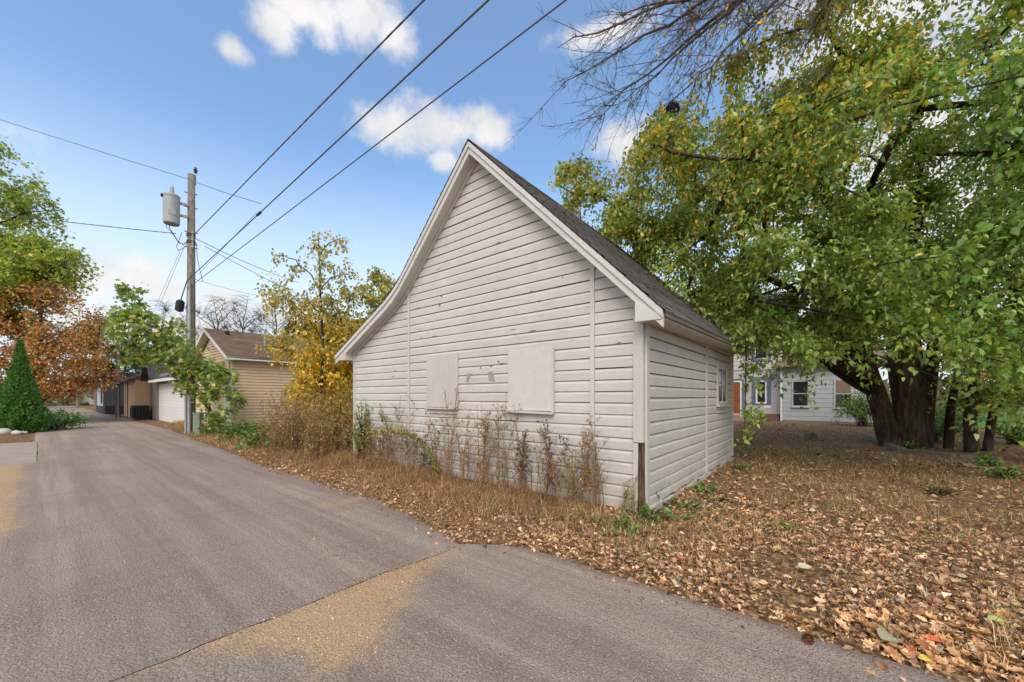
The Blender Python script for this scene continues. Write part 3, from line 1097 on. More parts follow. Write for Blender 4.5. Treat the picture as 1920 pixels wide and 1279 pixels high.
MB().box(0.02, e - 0.03, 0.0, BL, BZ - 0.02, BZ).build('eave_soffit', flat('tan_soffit', (0.55, 0.47, 0.38)), bg_)
MB().lathe([(0.05, 3.75), (0.05, 4.62)], -1.15, 1.55, 10).lathe([(0.14, 3.60), (0.12, 3.78), (0.055, 3.86)], -1.15, 1.55, 10).build('vent_pipe', GREYMETAL, bg_)
for x in (-2.55, -2.35, -2.15):
    MB().box(x - 0.05, x + 0.05, 0.35, 0.45, 4.35, 4.50).build('roof_vent', flat('black_metal', (0.02, 0.02, 0.02)), bg_)
pl = MB().box(-1.0, -0.1, -0.03, -0.018, 0.02, 2.2)
pl.build('side_door', WHITE, bg_)
mt = MB().box(-0.35, -0.10, -0.14, -0.024, 1.35, 1.95).build('meter_box', GREYMETAL, bg_)
MB().lathe([(0.09, 0), (0.10, 0.05), (0.08, 0.11), (0.02, 0.12)], 0, 0, 12).build('meter_dial', flat('pale_grey_plastic', (0.5, 0.5, 0.5)), mt).matrix_local = Matrix.Translation((-0.225, -0.14, 1.78)) @ Matrix.Rotation(R(90), 4, 'X')
MB().tube([(-0.2, -0.06, 1.95), (-0.2, -0.06, 3.0)], 0.025, 8).build('conduit', GREYMETAL, bg_)

# ---- grey garage with white roll door
gg_ = thing('garage', 'grey sided garage with wide white door and dark roof past the utility pole', 'garage', AB(25.6, 5.0), TH)
GREYSID = flat('grey_siding', (0.30, 0.275, 0.25), rough=0.7, var=0.06, bmp=0.03)
W2 = 11.0
laps('siding', -W2, -8.05, 0.05, 3.0, 0.12, GREYSID, gg_)
laps('siding', -8.05, 0, 2.35, 3.0, 0.12, GREYSID, gg_)
laps('side_siding', 0, 7, 0.05, 3.0, 0.12, GREYSID, gg_, axis='y')
laps('side_siding', 0, 7, 0.05, 3.0, 0.12, GREYSID, gg_, axis='-y', off=-W2)
MB().box(-W2 + 0.03, -0.03, 0.05, 0.1, 0, 3.0).box(-W2 + 0.03, -0.03, 6.9, 7, 0, 3).build('rear_wall', GREYSID, gg_)
dr = MB().box(-8.02, -7.85, -0.03, 0.02, 0, 2.35).box(-0.3, -0.1, -0.03, 0.02, 0, 2.35).box(-7.85, -0.3, -0.03, 0.02, 2.22, 2.35).build('garage_door', WHITE, gg_)
for i in range(4):
    for q in range(3):
        za = 0.02 + i * 0.55 + q * 0.1833
        MB().prism_y([(-7.85, za), (-0.3, za), (-0.3, za + 0.176), (-7.85, za + 0.176)], 0.0, 0.02).build('door_panel', WHITE, dr)
MB().box(-8.6, 0.35, -0.48, -0.36, 2.45, 2.60).build('gutter', WHITE, gg_)
rz = lambda y: 2.62 + (y + 0.4) * 0.62
b = MB()
b.poly([(-W2 + 2.2, -0.4, rz(-0.4)), (0.35, -0.4, rz(-0.4)), (0.35, 3.5, rz(3.5)), (-W2 + 2.2, 3.5, rz(3.5)), (-W2 + 2.2, 7.4, rz(-0.4)), (0.35, 7.4, rz(-0.4)),
        (-W2 + 2.2, -0.4, 2.5), (0.35, -0.4, 2.5), (0.35, 7.4, 2.5), (-W2 + 2.2, 7.4, 2.5)], (0, 1, 2, 3), (3, 2, 5, 4), (6, 7, 1, 0), (9, 8, 7, 6)[::1], (0, 3, 4, 9, 6), (7, 8, 5, 2, 1), (4, 5, 8, 9))
b.build('roof', DARK_SH, gg_)
gx = -W2 + 1.3
b = MB()
for s in (1, -1):
    pts = [(gx, 4.55), (gx + s * 1.65, 2.75), (gx + s * 1.65, 2.58), (gx, 4.36)]
    b.prism_y(pts if s < 0 else pts[::-1], -0.5, 4.0)
b.build('gable_roof', DARK_SH, gg_)
laps('gable_siding', 0, 1, 3.0, 4.35, 0.12, GREYSID, gg_, bounds=lambda z: (gx - 1.3 * (4.4 - z) / 1.4, gx + 1.3 * (4.4 - z) / 1.4))
MB().box(-W2 - 0.04, -W2 + 0.06, -0.03, 0.03, 0, 2.9).build('downspout', flat('dark_grey_trim', (0.1, 0.1, 0.1)), gg_)

# ---- peach garage with brown trim
pg = thing('garage', 'peach sided garage with a dark brown corner trim between grey buildings', 'garage', AB(36.9, 4.25), TH)
PEACH = flat('peach_siding', (0.80, 0.52, 0.31), rough=0.7, var=0.05, bmp=0.03)
laps('siding', -5.6, 0, 0.05, 2.75, 0.27, PEACH, pg, one=True)
laps('side_siding', 0, 6, 0.05, 2.75, 0.27, PEACH, pg, axis='-y', off=-5.6)
laps('side_siding', 0, 6, 0.05, 2.75, 0.27, PEACH, pg, axis='y')
BROWNT = flat('dark_brown_trim', (0.10, 0.035, 0.02), rough=0.6)
MB().box(-3.55, -3.40, -0.05, 0.0, 0, 2.8).build('downspout', BROWNT, pg)
MB().box(0.0, 0.06, 1.1, 1.25, 0, 2.75).build('downspout', BROWNT, pg)
b = MB()
b.poly([(-5.9, -0.4, 2.75), (0.12, -0.4, 2.75), (0.12, 3, 4.3), (-5.9, 3, 4.3), (-5.9, 6.4, 2.75), (0.12, 6.4, 2.75)], (0, 1, 2, 3), (3, 2, 5, 4), (0, 3, 4), (1, 5, 2), (0, 4, 5, 1))
b.build('roof', BROWN_SH, pg)
MB().box(-5.9, 0.3, -0.43, -0.402, 2.62, 2.76).build('fascia', BROWNT, pg)

# ---- dark block garage with pale blue front
bk = thing('garage', 'dark grey block garage with pale blue front at the end of the row', 'garage', AB(49.0, 3.7), TH)
BLOCK = mat('grey_block', m_block)
nrow = 9
for i in range(nrow):
    y = 0.0
    k = 0
    while y < 5.2:
        ln = 0.60 if not (i % 2 and k == 0) else 0.3
        MB().box(-0.05, 0.0 + 0.012 * rng.random(), y + 0.012, min(y + ln, 5.2) - 0.012, 0.75 + i * 0.24, 0.75 + i * 0.24 + 0.222).build('block', BLOCK, bk)
        y += ln
        k += 1
MB().box(-0.2, -0.03, 0, 5.2, 0, 3.0).build('side_wall', flat('dark_mortar', (0.07, 0.07, 0.075)), bk)
MB().box(-0.1, 0.004, 0, 5.2, 0, 0.74).build('base_course', flat('black_base', (0.035, 0.036, 0.042)), bk)
PALEBLUE = flat('pale_blue_siding', (0.42, 0.47, 0.54), rough=0.7, var=0.05)
laps('siding', -7, -0.06, 0.7, 2.9, 0.16, PALEBLUE, bk)
MB().box(-7, -0.06, -0.01, 0.1, 0, 0.7).build('front_base', flat('black_base', (0.035, 0.036, 0.042)), bk)
window(bk, -2.6, -1.9, 1.0, 2.4, y=-0.016, trim=0.06, frame_m=flat('dark_blue_frame', (0.03, 0.05, 0.09)))
MB().box(-0.08, 0.03, -0.10, 0.03, 0, 2.9).build('corner_post', flat('brown_post', (0.16, 0.10, 0.06)), bk)
b = MB()
b.poly([(-7.3, -0.4, 2.92), (0.3, -0.4, 2.92), (0.3, 3, 4.0), (-7.3, 3, 4.0), (-7.3, 6.4, 2.92), (0.3, 6.4, 2.92)], (0, 1, 2, 3), (3, 2, 5, 4), (0, 3, 4), (1, 5, 2), (0, 4, 5, 1))
b.build('roof', DARK_SH, bk)

# ---- the house behind the big tree
hs_ = thing('house', 'pale grey house with orange wood door and blue trimmed window behind the garage', 'house', AB(2.3, 29.6), TH)
LSID = flat('pale_grey_clapboard', (0.50, 0.48, 0.475), rough=0.7, var=0.05, bmp=0.05)
BLUET = flat('slate_blue_trim', (0.135, 0.155, 0.225), rough=0.6, var=0.06)
laps('siding', -9, -0.02, 0.25, 3.30, 0.215, LSID, hs_)
laps('upper_siding', -9, -0.02, 3.46, 6.3, 0.215, LSID, hs_, proud=0.02)
MB().box(-9, 0, -0.05, 0.1, 3.30, 3.45).build('belt_board', LSID, hs_)
MB().box(-9, 3.9, 0.02, 8, -0.2, 0.25).build('foundation', flat('brown_brick', (0.22, 0.12, 0.085), rough=0.9, var=0.2, scale=12), hs_)
b = MB()
b.poly([(-9.4, -0.5, 6.3), (0.4, -0.5, 6.3), (0.4, 4, 9.0), (-9.4, 4, 9.0), (-9.4, 8.5, 6.3), (0.4, 8.5, 6.3)], (0, 1, 2, 3), (3, 2, 5, 4), (0, 3, 4), (1, 5, 2), (0, 4, 5, 1))
b.build('roof', DARK_SH, hs_)
MB().box(-0.04, 0.0, 0.0, 8, 0.25, 6.3).build('side_wall', LSID, hs_)


def house_x(u, b_):
    """local x on the house front for photo column u"""
    p = on_b(u, HV, b_)
    return -(p.x * D1.x + p.y * D1.y) + 2.3


DOORW = flat('orange_stained_wood', (0.30, 0.085, 0.02), rough=0.45, var=0.25, scale=5, stretch=(6, 6, 0.8), spec=0.4)
xd0, xd1 = house_x(1368, 29.6), house_x(1388, 29.6)
b = MB().box(xd0 - 0.09, xd0, -0.05, 0.02, 0.45, 2.62).box(xd1, xd1 + 0.09, -0.05, 0.02, 0.45, 2.62).box(xd0, xd1, -0.05, 0.02, 2.53, 2.62)
dw = b.build('door', WHITE, hs_)
o = MB().box(xd1 + 0.092, xd1 + 0.22, -0.06, 0.02, 0.40, 2.72).box(xd0 - 0.09, xd1 + 0.092, -0.06, 0.02, 2.622, 2.74).build('door_casing', BLUET, dw)
MB().box(xd0, xd1, -0.02, 0.01, 0.45, 2.53).build('door_leaf', DOORW, dw)
wd = xd1 - xd0
for (fx0, fx1) in ((0.10, 0.46), (0.54, 0.90)):
    for (za, zb) in ((0.62, 1.15), (1.30, 1.95), (2.08, 2.40)):
        MB().box(xd0 + fx0 * wd, xd0 + fx1 * wd, -0.032, -0.0205, za, zb).build('door_panel', DOORW, dw)
MB().tube([(xd1 - 0.07, -0.08, 1.42), (xd1 - 0.07, -0.02, 1.42)], 0.03, 8).build('door_knob', flat('brass', (0.6, 0.5, 0.3), metal=0.8, rough=0.3), dw)
x0w, x1w = house_x(1419, 29.6), house_x(1436, 29.6)
window(hs_, x0w, x1w, 1.16, 2.55, y=-0.01, trim=0.05, frame_m=WHITE, trim_m=WHITE)
b = MB().box(x0w - 0.28, x0w - 0.055, -0.04, 0.0, 1.02, 2.82).box(x1w + 0.055, x1w + 0.28, -0.04, 0.0, 1.02, 2.82).box(x0w - 0.055, x1w + 0.055, -0.04, 0.0, 2.605, 2.82).box(x0w - 0.055, x1w + 0.055, -0.04, 0.0, 1.02, 1.105)
b.build('window_casing', BLUET, hs_)
window(hs_, x0w - 0.1, x1w + 0.1, 4.0, 5.4, y=-0.01, trim=0.16, trim_m=BLUET)
xl_ = house_x(1400, 29.6)
lm = MB().box(xl_ - 0.05, xl_ + 0.05, -0.05, -0.01, 1.98, 2.12).build('wall_lamp', flat('black_metal', (0.02, 0.02, 0.02)), hs_)
MB().lathe([(0.05, 1.88), (0.08, 1.95), (0.08, 2.12), (0.03, 2.20)], xl_, -0.14, 10).build('lamp_shade', flat('black_metal', (0.02, 0.02, 0.02)), lm)
MB().box(x1w - 0.1, x1w + 0.26, -0.035, -0.016, 0.80, 1.0).build('vent_plate', WHITE, hs_)
st = MB().box(xd0 - 1.2, xd1 + 0.5, -1.2, -0.02, -0.1, 0.38).build('door_step', flat('pinkish_concrete', (0.40, 0.29, 0.25), rough=0.9, var=0.15), hs_)
BRK = flat('red_brown_brick', (0.22, 0.11, 0.075), rough=0.9, var=0.25, scale=10)
xs0 = house_x(1432, 29.6)
for i, (za, zb) in enumerate(((0.30, 0.45), (0.14, 0.29), (-0.02, 0.13))):
    MB().box(xs0, -0.1, -0.35 - 0.3 * i, -0.06, za, zb).build('brick_step', BRK, hs_)

wg = thing('house', 'blue grey sided house wing with two dark windows behind the big tree', 'house', AB(2.3, 29.0), TH)
BSID = flat('blue_grey_siding', (0.42, 0.445, 0.45), rough=0.7, var=0.05, bmp=0.05)
xw_end = 4.35
laps('siding', 0.0, xw_end, 0.12, 3.35, 0.27, BSID, wg, proud=0.02, one=True)
MB().box(-0.03, 0.06, -0.04, 0.02, 0.05, 3.35).build('corner_trim', WHITE, wg)
laps('side_siding', 0, 7, 0.12, 3.35, 0.27, BSID, wg, axis='y', off=xw_end)
laps('side_siding', 0, 0.62, 0.12, 3.35, 0.27, BSID, wg, axis='-y', off=0.0)
MB().box(0.02, xw_end - 0.02, 0.0, 0.1, -0.1, 0.12).build('foundation', FOUND, wg)
b = MB()
b.poly([(-0.3, -0.45, 3.35), (xw_end + 0.4, -0.45, 3.35), (xw_end + 0.4, 3.2, 5.0), (-0.3, 3.2, 5.0), (-0.3, 7, 3.35), (xw_end + 0.4, 7, 3.35)], (0, 1, 2, 3), (3, 2, 5, 4), (0, 3, 4), (1, 5, 2), (0, 4, 5, 1))
b.build('roof', BROWN_SH, wg)
CURT = flat('curtain_behind_glass', (0.26, 0.17, 0.135), rough=0.35, var=0.25, scale=3, stretch=(8, 1, 1), spec=0.5)


def wing_x(u):
    p = on_b(u, HV, 29.0)
    return -(p.x * D1.x + p.y * D1.y) + 2.3


window(wg, wing_x(1486), wing_x(1516), 0.98, 2.50, y=-0.02, trim=0.03, sill=True, frame_m=flat('dull_white_frame', (0.5, 0.49, 0.47)))
window(wg, wing_x(1565), wing_x(1597), 0.93, 2.52, y=-0.02, trim=0.03, sill=True, shade=CURT, frame_m=MATS['dull_white_frame'])
xq = wing_x(1541)
MB().box(xq - 0.02, xq + 0.02, -0.06, -0.022, 2.25, 2.5).build('hook', flat('black_metal', (0.02, 0.02, 0.02)), wg)

# pale house far away to the right, glimpsed through the trunks, and small things down the alley
fh = thing('house', 'cream house glimpsed between the tree trunks beyond the green lawn', 'house', AB(-17, 30), TH + R(30))
CREAM = flat('cream_siding', (0.62, 0.58, 0.48), rough=0.7)
laps('siding', 0, 9, 0.2, 3.2, 0.22, CREAM, fh)
MB().box(0.02, 9, 0.03, 7, -0.1, 3.2).build('wall', CREAM, fh)
b = MB()
b.poly([(-0.4, -0.5, 3.2), (9.4, -0.5, 3.2), (9.4, 3.5, 5.6), (-0.4, 3.5, 5.6), (-0.4, 7.5, 3.2), (9.4, 7.5, 3.2)], (0, 1, 2, 3), (3, 2, 5, 4), (0, 3, 4), (1, 5, 2), (0, 4, 5, 1))
b.build('roof', DARK_SH, fh)
window(fh, 2, 3, 1, 2.5, y=-0.02)
window(fh, 6, 7, 1, 2.5, y=-0.02)
for i, (u, v, y, lab, c) in enumerate(((108, 741, 95, 'tiny white house at the far end of the alley', (0.7, 0.68, 0.65)), (158, 742, 78, 'small white shed far down the alley by a red bush', (0.72, 0.7, 0.68)))):
    p = at(u, v, y)
    h_ = thing('house', lab, 'house', (p.x, p.y, 0), TH)
    MB().box(-3, 3, 0, 5, 0, 2.6).build('wall', flat('far_white%d' % i, c), h_)
    b = MB()
    b.poly([(-3.3, -0.4, 2.5), (3.3, -0.4, 2.5), (3.3, 5.4, 2.5), (-3.3, 5.4, 2.5), (-3.3, 2.5, 4.2), (3.3, 2.5, 4.2)], (0, 1, 5, 4), (4, 5, 2, 3), (0, 4, 3), (1, 2, 5), (3, 2, 1, 0))
    b.build('roof', DARK_SH, h_)
    MB().box(-0.9, 0.9, -0.03, 0.0, 0.0, 2.0).build('door', flat('far_grey', (0.35, 0.35, 0.36)), h_)
# parked white van far down the alley
p = at(135, 762, 85)
van = thing('van', 'small white van parked at the far end of the alley', 'van', (p.x, p.y, 0), TH + R(60))
b = MB().prism_y([(-2.2, 0.35), (2.2, 0.35), (2.25, 1.0), (1.5, 1.15), (1.0, 1.85), (-2.1, 1.95), (-2.25, 1.0)], -0.85, 0.85)
b.build('body', WHITE, van)
MB().prism_y([(1.40, 1.18), (0.98, 1.78), (0.3, 1.8), (0.3, 1.18)], -0.86, 0.86).build('window', DGLASS, van)
for x in (-1.4, 1.4):
    for y in (-0.8, 0.8):
        b = MB().lathe([(0.33, -0.09), (0.33, 0.09)], 0, 0, 14)
        o = b.build('wheel', flat('black_rubber', (0.02, 0.02, 0.02)), van)
        o.location = (x, y, 0.33)
        o.rotation_euler = (R(90), 0, 0)

# ================================================================== UTILITY POLE, TRANSFORMER, WIRES
PX, PY = AB(21.02, 4.12).x, AB(21.02, 4.12).y
PX, PY = -13.66, 16.5
pole = thing('utility_pole', 'tall weathered utility pole with a conduit beside the maple sapling', 'utility pole', (PX, PY, 0))
WOOD = mat('weathered_pole_wood', m_bark, a=(0.17, 0.145, 0.12), b=(0.36, 0.315, 0.265), sc=1.5)
MB().tube([(0, 0, -0.3), (0, 0, 5), (0.02, 0, 11.0)], [0.165, 0.15, 0.125], 16).build('pole_shaft', WOOD, pole, smooth=True)
vd = Vector((-PX, -PY, 0)).normalized()           # towards the camera
vs = Vector((-vd.y, vd.x, 0))                     # to the photo's right... sign checked below
if vs.x < 0:
    vs = -vs
q = vd * 0.16 - vs * 0.06
MB().tube([q + Vector((0, 0, 0)), q + Vector((0, 0, 6.4))], 0.055, 10).build('conduit', flat('galvanised_conduit', (0.42, 0.44, 0.45), rough=0.5, var=0.15), pole)
q2 = vd * 0.05 - vs * 0.17
MB().tube([q2 + Vector((0, 0, 0)), q2 + Vector((0, 0, 3.0))], 0.045, 10).build('cable_guard', flat('galvanised_conduit', (0.42, 0.44, 0.45)), pole)
ins = [q_ for q_ in [(0.145, 11.25)]]
b = MB().lathe([(0.02, 10.6), (0.02, 11.15)], vs.x * 0.15, vs.y * 0.15, 8)
pin = b.build('insulator_pin', GREYMETAL, pole)
MB().lathe([(0.03, 11.12), (0.075, 11.15), (0.04, 11.2), (0.085, 11.24), (0.045, 11.29), (0.04, 11.36), (0.01, 11.38)], vs.x * 0.15, vs.y * 0.15, 12).build('insulator', flat('brown_porcelain', (0.06, 0.04, 0.035), rough=0.3), pin)
DARKM = flat('rusty_dark_metal', (0.10, 0.07, 0.055), rough=0.8)
for zz in (8.55, 8.05, 7.9, 10.2, 9.6):
    MB().tube([-vs * 0.22 + Vector((0, 0, zz)), vs * 0.22 + Vector((0, 0, zz))], 0.02, 6).build('bolt', DARKM, pole)
for zz in (8.42, 8.12):
    MB().lathe([(0.158, zz - 0.06), (0.158, zz + 0.06)], 0, 0, 14).build('pole_band', DARKM, pole)
rk = MB().tube([vd * 0.18 + vs * 0.05 + Vector((0, 0, 7.8)), vd * 0.18 + vs * 0.05 + Vector((0, 0, 8.6))], 0.03, 8).build('spool_rack', GREYMETAL, pole)
for zz in (7.9, 8.2, 8.5):
    MB().lathe([(0.05, zz - 0.04), (0.03, zz), (0.05, zz + 0.04)], (vd * 0.2 + vs * 0.05).x, (vd * 0.2 + vs * 0.05).y, 10).build('spool', flat('pale_porcelain', (0.5, 0.48, 0.45)), rk)

# transformer can hung on the pole's left
tcen = Vector((PX, PY, 0)) - vs * 0.62 + vd * 0.15
tr = thing('transformer', 'grey cylindrical transformer can hung on the utility pole', 'transformer', (tcen.x, tcen.y, 8.66))
CAN = flat('transformer_grey', (0.36, 0.385, 0.395), rough=0.45, var=0.08, spec=0.4)
MB().lathe([(0.245, 0.0), (0.27, 0.03), (0.27, 1.10), (0.285, 1.11), (0.285, 1.17), (0.25, 1.22), (0.05, 1.31)], 0, 0, 28).build('can', CAN, tr, smooth=False)
bs = MB().lathe([(0.05, 1.30), (0.08, 1.36), (0.05, 1.40), (0.08, 1.44), (0.05, 1.48), (0.07, 1.52), (0.02, 1.60)], 0.02, 0, 12)
bs.build('bushing', flat('pale_porcelain', (0.5, 0.48, 0.45)), tr)
for zz in (0.45, 0.95):
    MB().bar(vs * 0.24 + Vector((0, 0, zz)), vs * 0.52 + Vector((0, 0, zz)), 0.07, 0.10).build('bracket', GREYMETAL, tr)
MB().bar(vd * 0.275 - vs * 0.1 + Vector((0, 0, 0.42)), vd * 0.275 + vs * 0.14 + Vector((0, 0, 0.42)), 0.008, 0.16).build('name_plate', flat('plate_grey', (0.40, 0.41, 0.42)), tr)
for k in range(3):
    a = -0.4 + 0.35 * k
    q = (-vs * math.cos(a) + vd * math.sin(a)) * 0.30
    MB().tube([q * 0.86 + Vector((0, 0, 1.10)), q * 1.12 + Vector((0, 0, 1.12))], 0.04, 8).build('terminal', flat('brown_porcelain', (0.06, 0.04, 0.035)), tr)

WIRE = flat('wire_black', (0.035, 0.035, 0.04), rough=0.6)
WIREG = flat('wire_grey', (0.13, 0.13, 0.14), rough=0.6)


def wire(label, pts, r, material=WIRE, sag=0.0, twist=0.0, name='overhead_wire', n=24, group='overhead wires'):
    P = []
    pts = [Vector(p) for p in pts]
    for s in range(len(pts) - 1):
        for i in range(n + (s == len(pts) - 2)):
            t = i / n
            p = pts[s].lerp(pts[s + 1], t)
            P.append(p - Vector((0, 0, sag * 4 * t * (1 - t))))
    if twist:
        rr = [r * (1 + 0.35 * (i % 2)) for i in range(len(P))]
    else:
        rr = r
    o = MB().tube(P, rr, 6).build(name, material, None, smooth=True)
    return setp(o, label, 'wire', group)


def far_end(p, q, a_end):
    """continue the line p -> q until alley coordinate a_end"""
    a0, _ = ab_of(p)
    a1, _ = ab_of(q)
    return p + (q - p) * ((a_end - a0) / (a1 - a0))


P1, Q1 = at(366, 438, 16.45), at(795, 0, 6.54)
wire('twisted overhead cable leaving the pole highest, below the transformer', [P1, far_end(P1, Q1, -6)], 0.014, WIREG, twist=1, n=150)
P2, Q2 = at(350, 527, 16.3), at(916, 0, 5.6)
wire('thick black overhead cable with a splice, middle of the three along the alley', [P2, far_end(P2, Q2, -6)], 0.016, WIREG)
P3, Q3 = at(352, 541, 16.3), at(1061, 0, 4.78)
wire('lowest black overhead cable, passing closest above the white gable', [P3, far_end(P3, Q3, -6)], 0.011, WIREG)
P4, Q4 = at(398, 495, 15.2), at(482, 398, 11.45)
wire('thin lashed cable running just under the spliced cable', [at(372, 515, 16.2), Q4], 0.006, WIREG)
wire('thin service wire from beyond the green tree to the cable splice', [at(350, 335, 12.2) + (at(-40, 210, 13.5) - at(350, 335, 12.2)) * 2.2, at(350, 335, 12.2), at(490, 382, 11.25)], 0.009, WIREG, sag=0.03)
sp = P2.lerp(Q2, 0.478)
b = MB().tube([sp - (Q2 - P2).normalized() * 0.13, sp + (Q2 - P2).normalized() * 0.13], 0.035, 8)
setp(b.build('cable_clamp', WIRE), 'small clamp where the service wire meets the thick cable', 'clamp')
wire('service wire sagging from behind the green tree to the pole', [at(330, 438, 16.4) + (at(-60, 388, 15.0) - at(330, 438, 16.4)) * 2.0, at(330, 438, 16.4)], 0.014, WIREG, sag=0.12, twist=1, n=90)
wire('service wire running from the pole over the tan garage roof', [at(366, 447, 16.5), at(560, 530, 24)], 0.013, WIREG, sag=0.12)
wire('lower service wire passing behind the yellow tree', [at(384, 462, 16.6), at(640, 590, 27)], 0.012, WIREG, sag=0.1)
wire('thin drop wire crossing low toward the bare trees', [at(366, 524, 16.5), at(520, 560, 26)], 0.008, WIREG, sag=0.1)
wire('slanted guy wire dropping from the pole rack', [at(344, 466, 16.5), at(300, 570, 22)], 0.007, WIREG)
wire('second slanted guy wire beside the first', [at(338, 470, 16.5), at(285, 590, 24)], 0.006, WIREG)
wire('jumper wire hanging down along the pole', [at(368, 455, 16.4), at(370, 485, 16.35), at(380, 528, 16.3)], 0.011, WIRE, n=8)
for k, (lab, pts) in enumerate((
        ('outer looped lead hanging from the transformer terminals', [(313, 373), (309, 400), (312, 425), (322, 436), (333, 452), (345, 460)]),
        ('inner looped lead hanging from the transformer terminals', [(318, 377), (315, 405), (318, 428), (326, 440), (336, 456), (348, 458)]))):
    wire(lab, [at(u, v, 16.15) for u, v in pts], 0.013, WIRE, n=5, group='transformer leads')
wire('tangled lead loop beside the pole rack', [at(u, v, 16.3) for u, v in ((341, 436), (336, 450), (331, 462), (334, 470), (343, 466), (350, 459))], 0.011, WIRE, n=4, group='transformer leads')
sb = at(337, 571, 16.2)
so = thing('splice_case', 'black cable splice case hanging left of the utility pole', 'splice case', sb)
MB().tube([(-0.05, 0, -0.30), (-0.03, 0, -0.26), (0.03, 0, 0.12), (0.05, 0, 0.2)], [0.05, 0.15, 0.15, 0.06], 12).build('case', flat('black_plastic', (0.02, 0.018, 0.018), rough=0.5), so)
MB().tube([(0.05, 0, 0.2), (0.16, 0, 0.55), (0.30, 0, 0.98)], 0.02, 6).build('cable_tail', WIRE, so)

# second pole far down the alley, green pedestal, posts
p = gp(221, 782)
p2 = thing('utility_pole', 'shorter grey pole standing beside the peach garage', 'utility pole', (p.x, p.y, 0))
MB().tube([(0, 0, -0.2), (0, 0, 6.9)], [0.15, 0.10], 12).build('pole_shaft', WOOD, p2, smooth=True)
MB().tube([(0.16, -0.12, 0), (0.16, -0.12, 2.4)], 0.05, 8).build('cable_guard', GREYMETAL, p2)
p = gp(372, 817)
pd = thing('utility_pedestal', 'green grey utility pedestal at the foot of the tall pole', 'pedestal', (p.x, p.y, 0))
PED = flat('pedestal_green', (0.24, 0.29, 0.23), rough=0.6)
MB().box(-0.13, 0.13, -0.11, 0.11, -0.05, 0.86).build('body', PED, pd)
MB().box(-0.145, 0.145, -0.125, 0.125, 0.862, 0.92).build('cap', PED, pd)
for k, (u, v, y0_, h_) in enumerate(((180, 772, 40, 4.6), (146, 766, 55, 5.5))):
    p = at(u, v, y0_)
    o = thing('utility_pole', ('distant pole in front of the pale blue garage front', 'distant pale pole near the far end of the alley')[k], 'utility pole', (p.x, p.y, 0))
    MB().tube([(0, 0, -0.1), (0, 0, h_)], [0.17, 0.14], 8).build('pole_shaft', WOOD, o)
p = gp(248, 783)
ac = thing('air_conditioner', 'black outdoor air conditioner unit against the peach garage', 'air conditioner', AB(*[c for c in ab_of(at(262, 783, 26.5))], 0), TH)
MB().box(-0.55, 0.55, -0.4, 0.4, 0.05, 0.92).build('casing', flat('dark_grey_casing', (0.05, 0.053, 0.058), rough=0.5), ac)
for i in range(5):
    MB().box(-0.52 + i * 0.21, -0.52 + i * 0.21 + 0.16, -0.43, -0.402, 0.12, 0.85).build('louvre', flat('black_metal', (0.02, 0.02, 0.02)), ac)
    MB().box(0.552, 0.575, -0.38 + i * 0.155, -0.38 + i * 0.155 + 0.125, 0.12, 0.85).build('louvre', flat('black_metal', (0.02, 0.02, 0.02)), ac)
MB().box(-0.58, 0.58, -0.43, 0.43, 0.922, 0.96).build('top_grille', flat('dark_grey_casing', (0.05, 0.053, 0.058)), ac)
BAG = flat('white_plastic_bag', (0.72, 0.71, 0.70), rough=0.5, var=0.1)
for k, (u, v, s, lab) in enumerate(((262, 786, 0.30, 'crumpled white plastic bag, larger of the pair by the air conditioner'), (254, 787, 0.2, 'smaller white plastic bag lying by the air conditioner'))):
    p = gp(u, v)
    V, n, m = [], 7, 10
    for i in range(n):
        for q_ in range(m):
            th, ph = math.pi * i / (n - 1), 2 * math.pi * q_ / m
            r = s * (1 + 0.35 * fnoise(th * 1.9 + k * 5, math.cos(ph) * 2, math.sin(ph) * 2))
            V.append((r * math.sin(th) * math.cos(ph), r * math.sin(th) * math.sin(ph), 0.7 * r * math.cos(th) + s * 0.55))
    f = [(i * m + q_, i * m + (q_ + 1) % m, (i + 1) * m + (q_ + 1) % m, (i + 1) * m + q_) for i in range(n - 1) for q_ in range(m)]
    o = link('plastic_bag', np_mesh('plastic_bag', V, [np.array(f)]), BAG)
    o.location = (p.x, p.y, 0)
    setp(o, lab, 'bag')

# ================================================================== VEGETATION
def unit(v):
    return v / np.maximum(np.linalg.norm(v, axis=-1, keepdims=True), 1e-9)


LEAF_T = np.array([(0, 0, 0), (.37, .20, .10), (.29, .58, .06), (0, 1.08, -.14), (-.29, .58, .06), (-.37, .20, .10)])
LEAF_F = np.array([[0, 1, 2, 3], [0, 3, 4, 5]])
LANCE_T = np.array([(0, 0, 0), (.20, .3, .04), (.16, .65, .03), (0, 1, -.12), (-.16, .65, .03), (-.20, .3, .04)])
# lobed (maple-like) leaf
MAPLE_T = np.array([(0, 0, 0), (.45, .12, .05), (.26, .40, .03), (.50, .72, .06), (.14, .66, .02), (0, 1, -.08), (-.14, .66, .02), (-.50, .72, .06), (-.26, .40, .03), (-.45, .12, .05)])
MAPLE_F4 = np.array([[0, 1, 2, 4], [0, 6, 8, 9]])
MAPLE_F3 = np.array([[2, 3, 4], [6, 7, 8], [0, 4, 5], [0, 5, 6]])


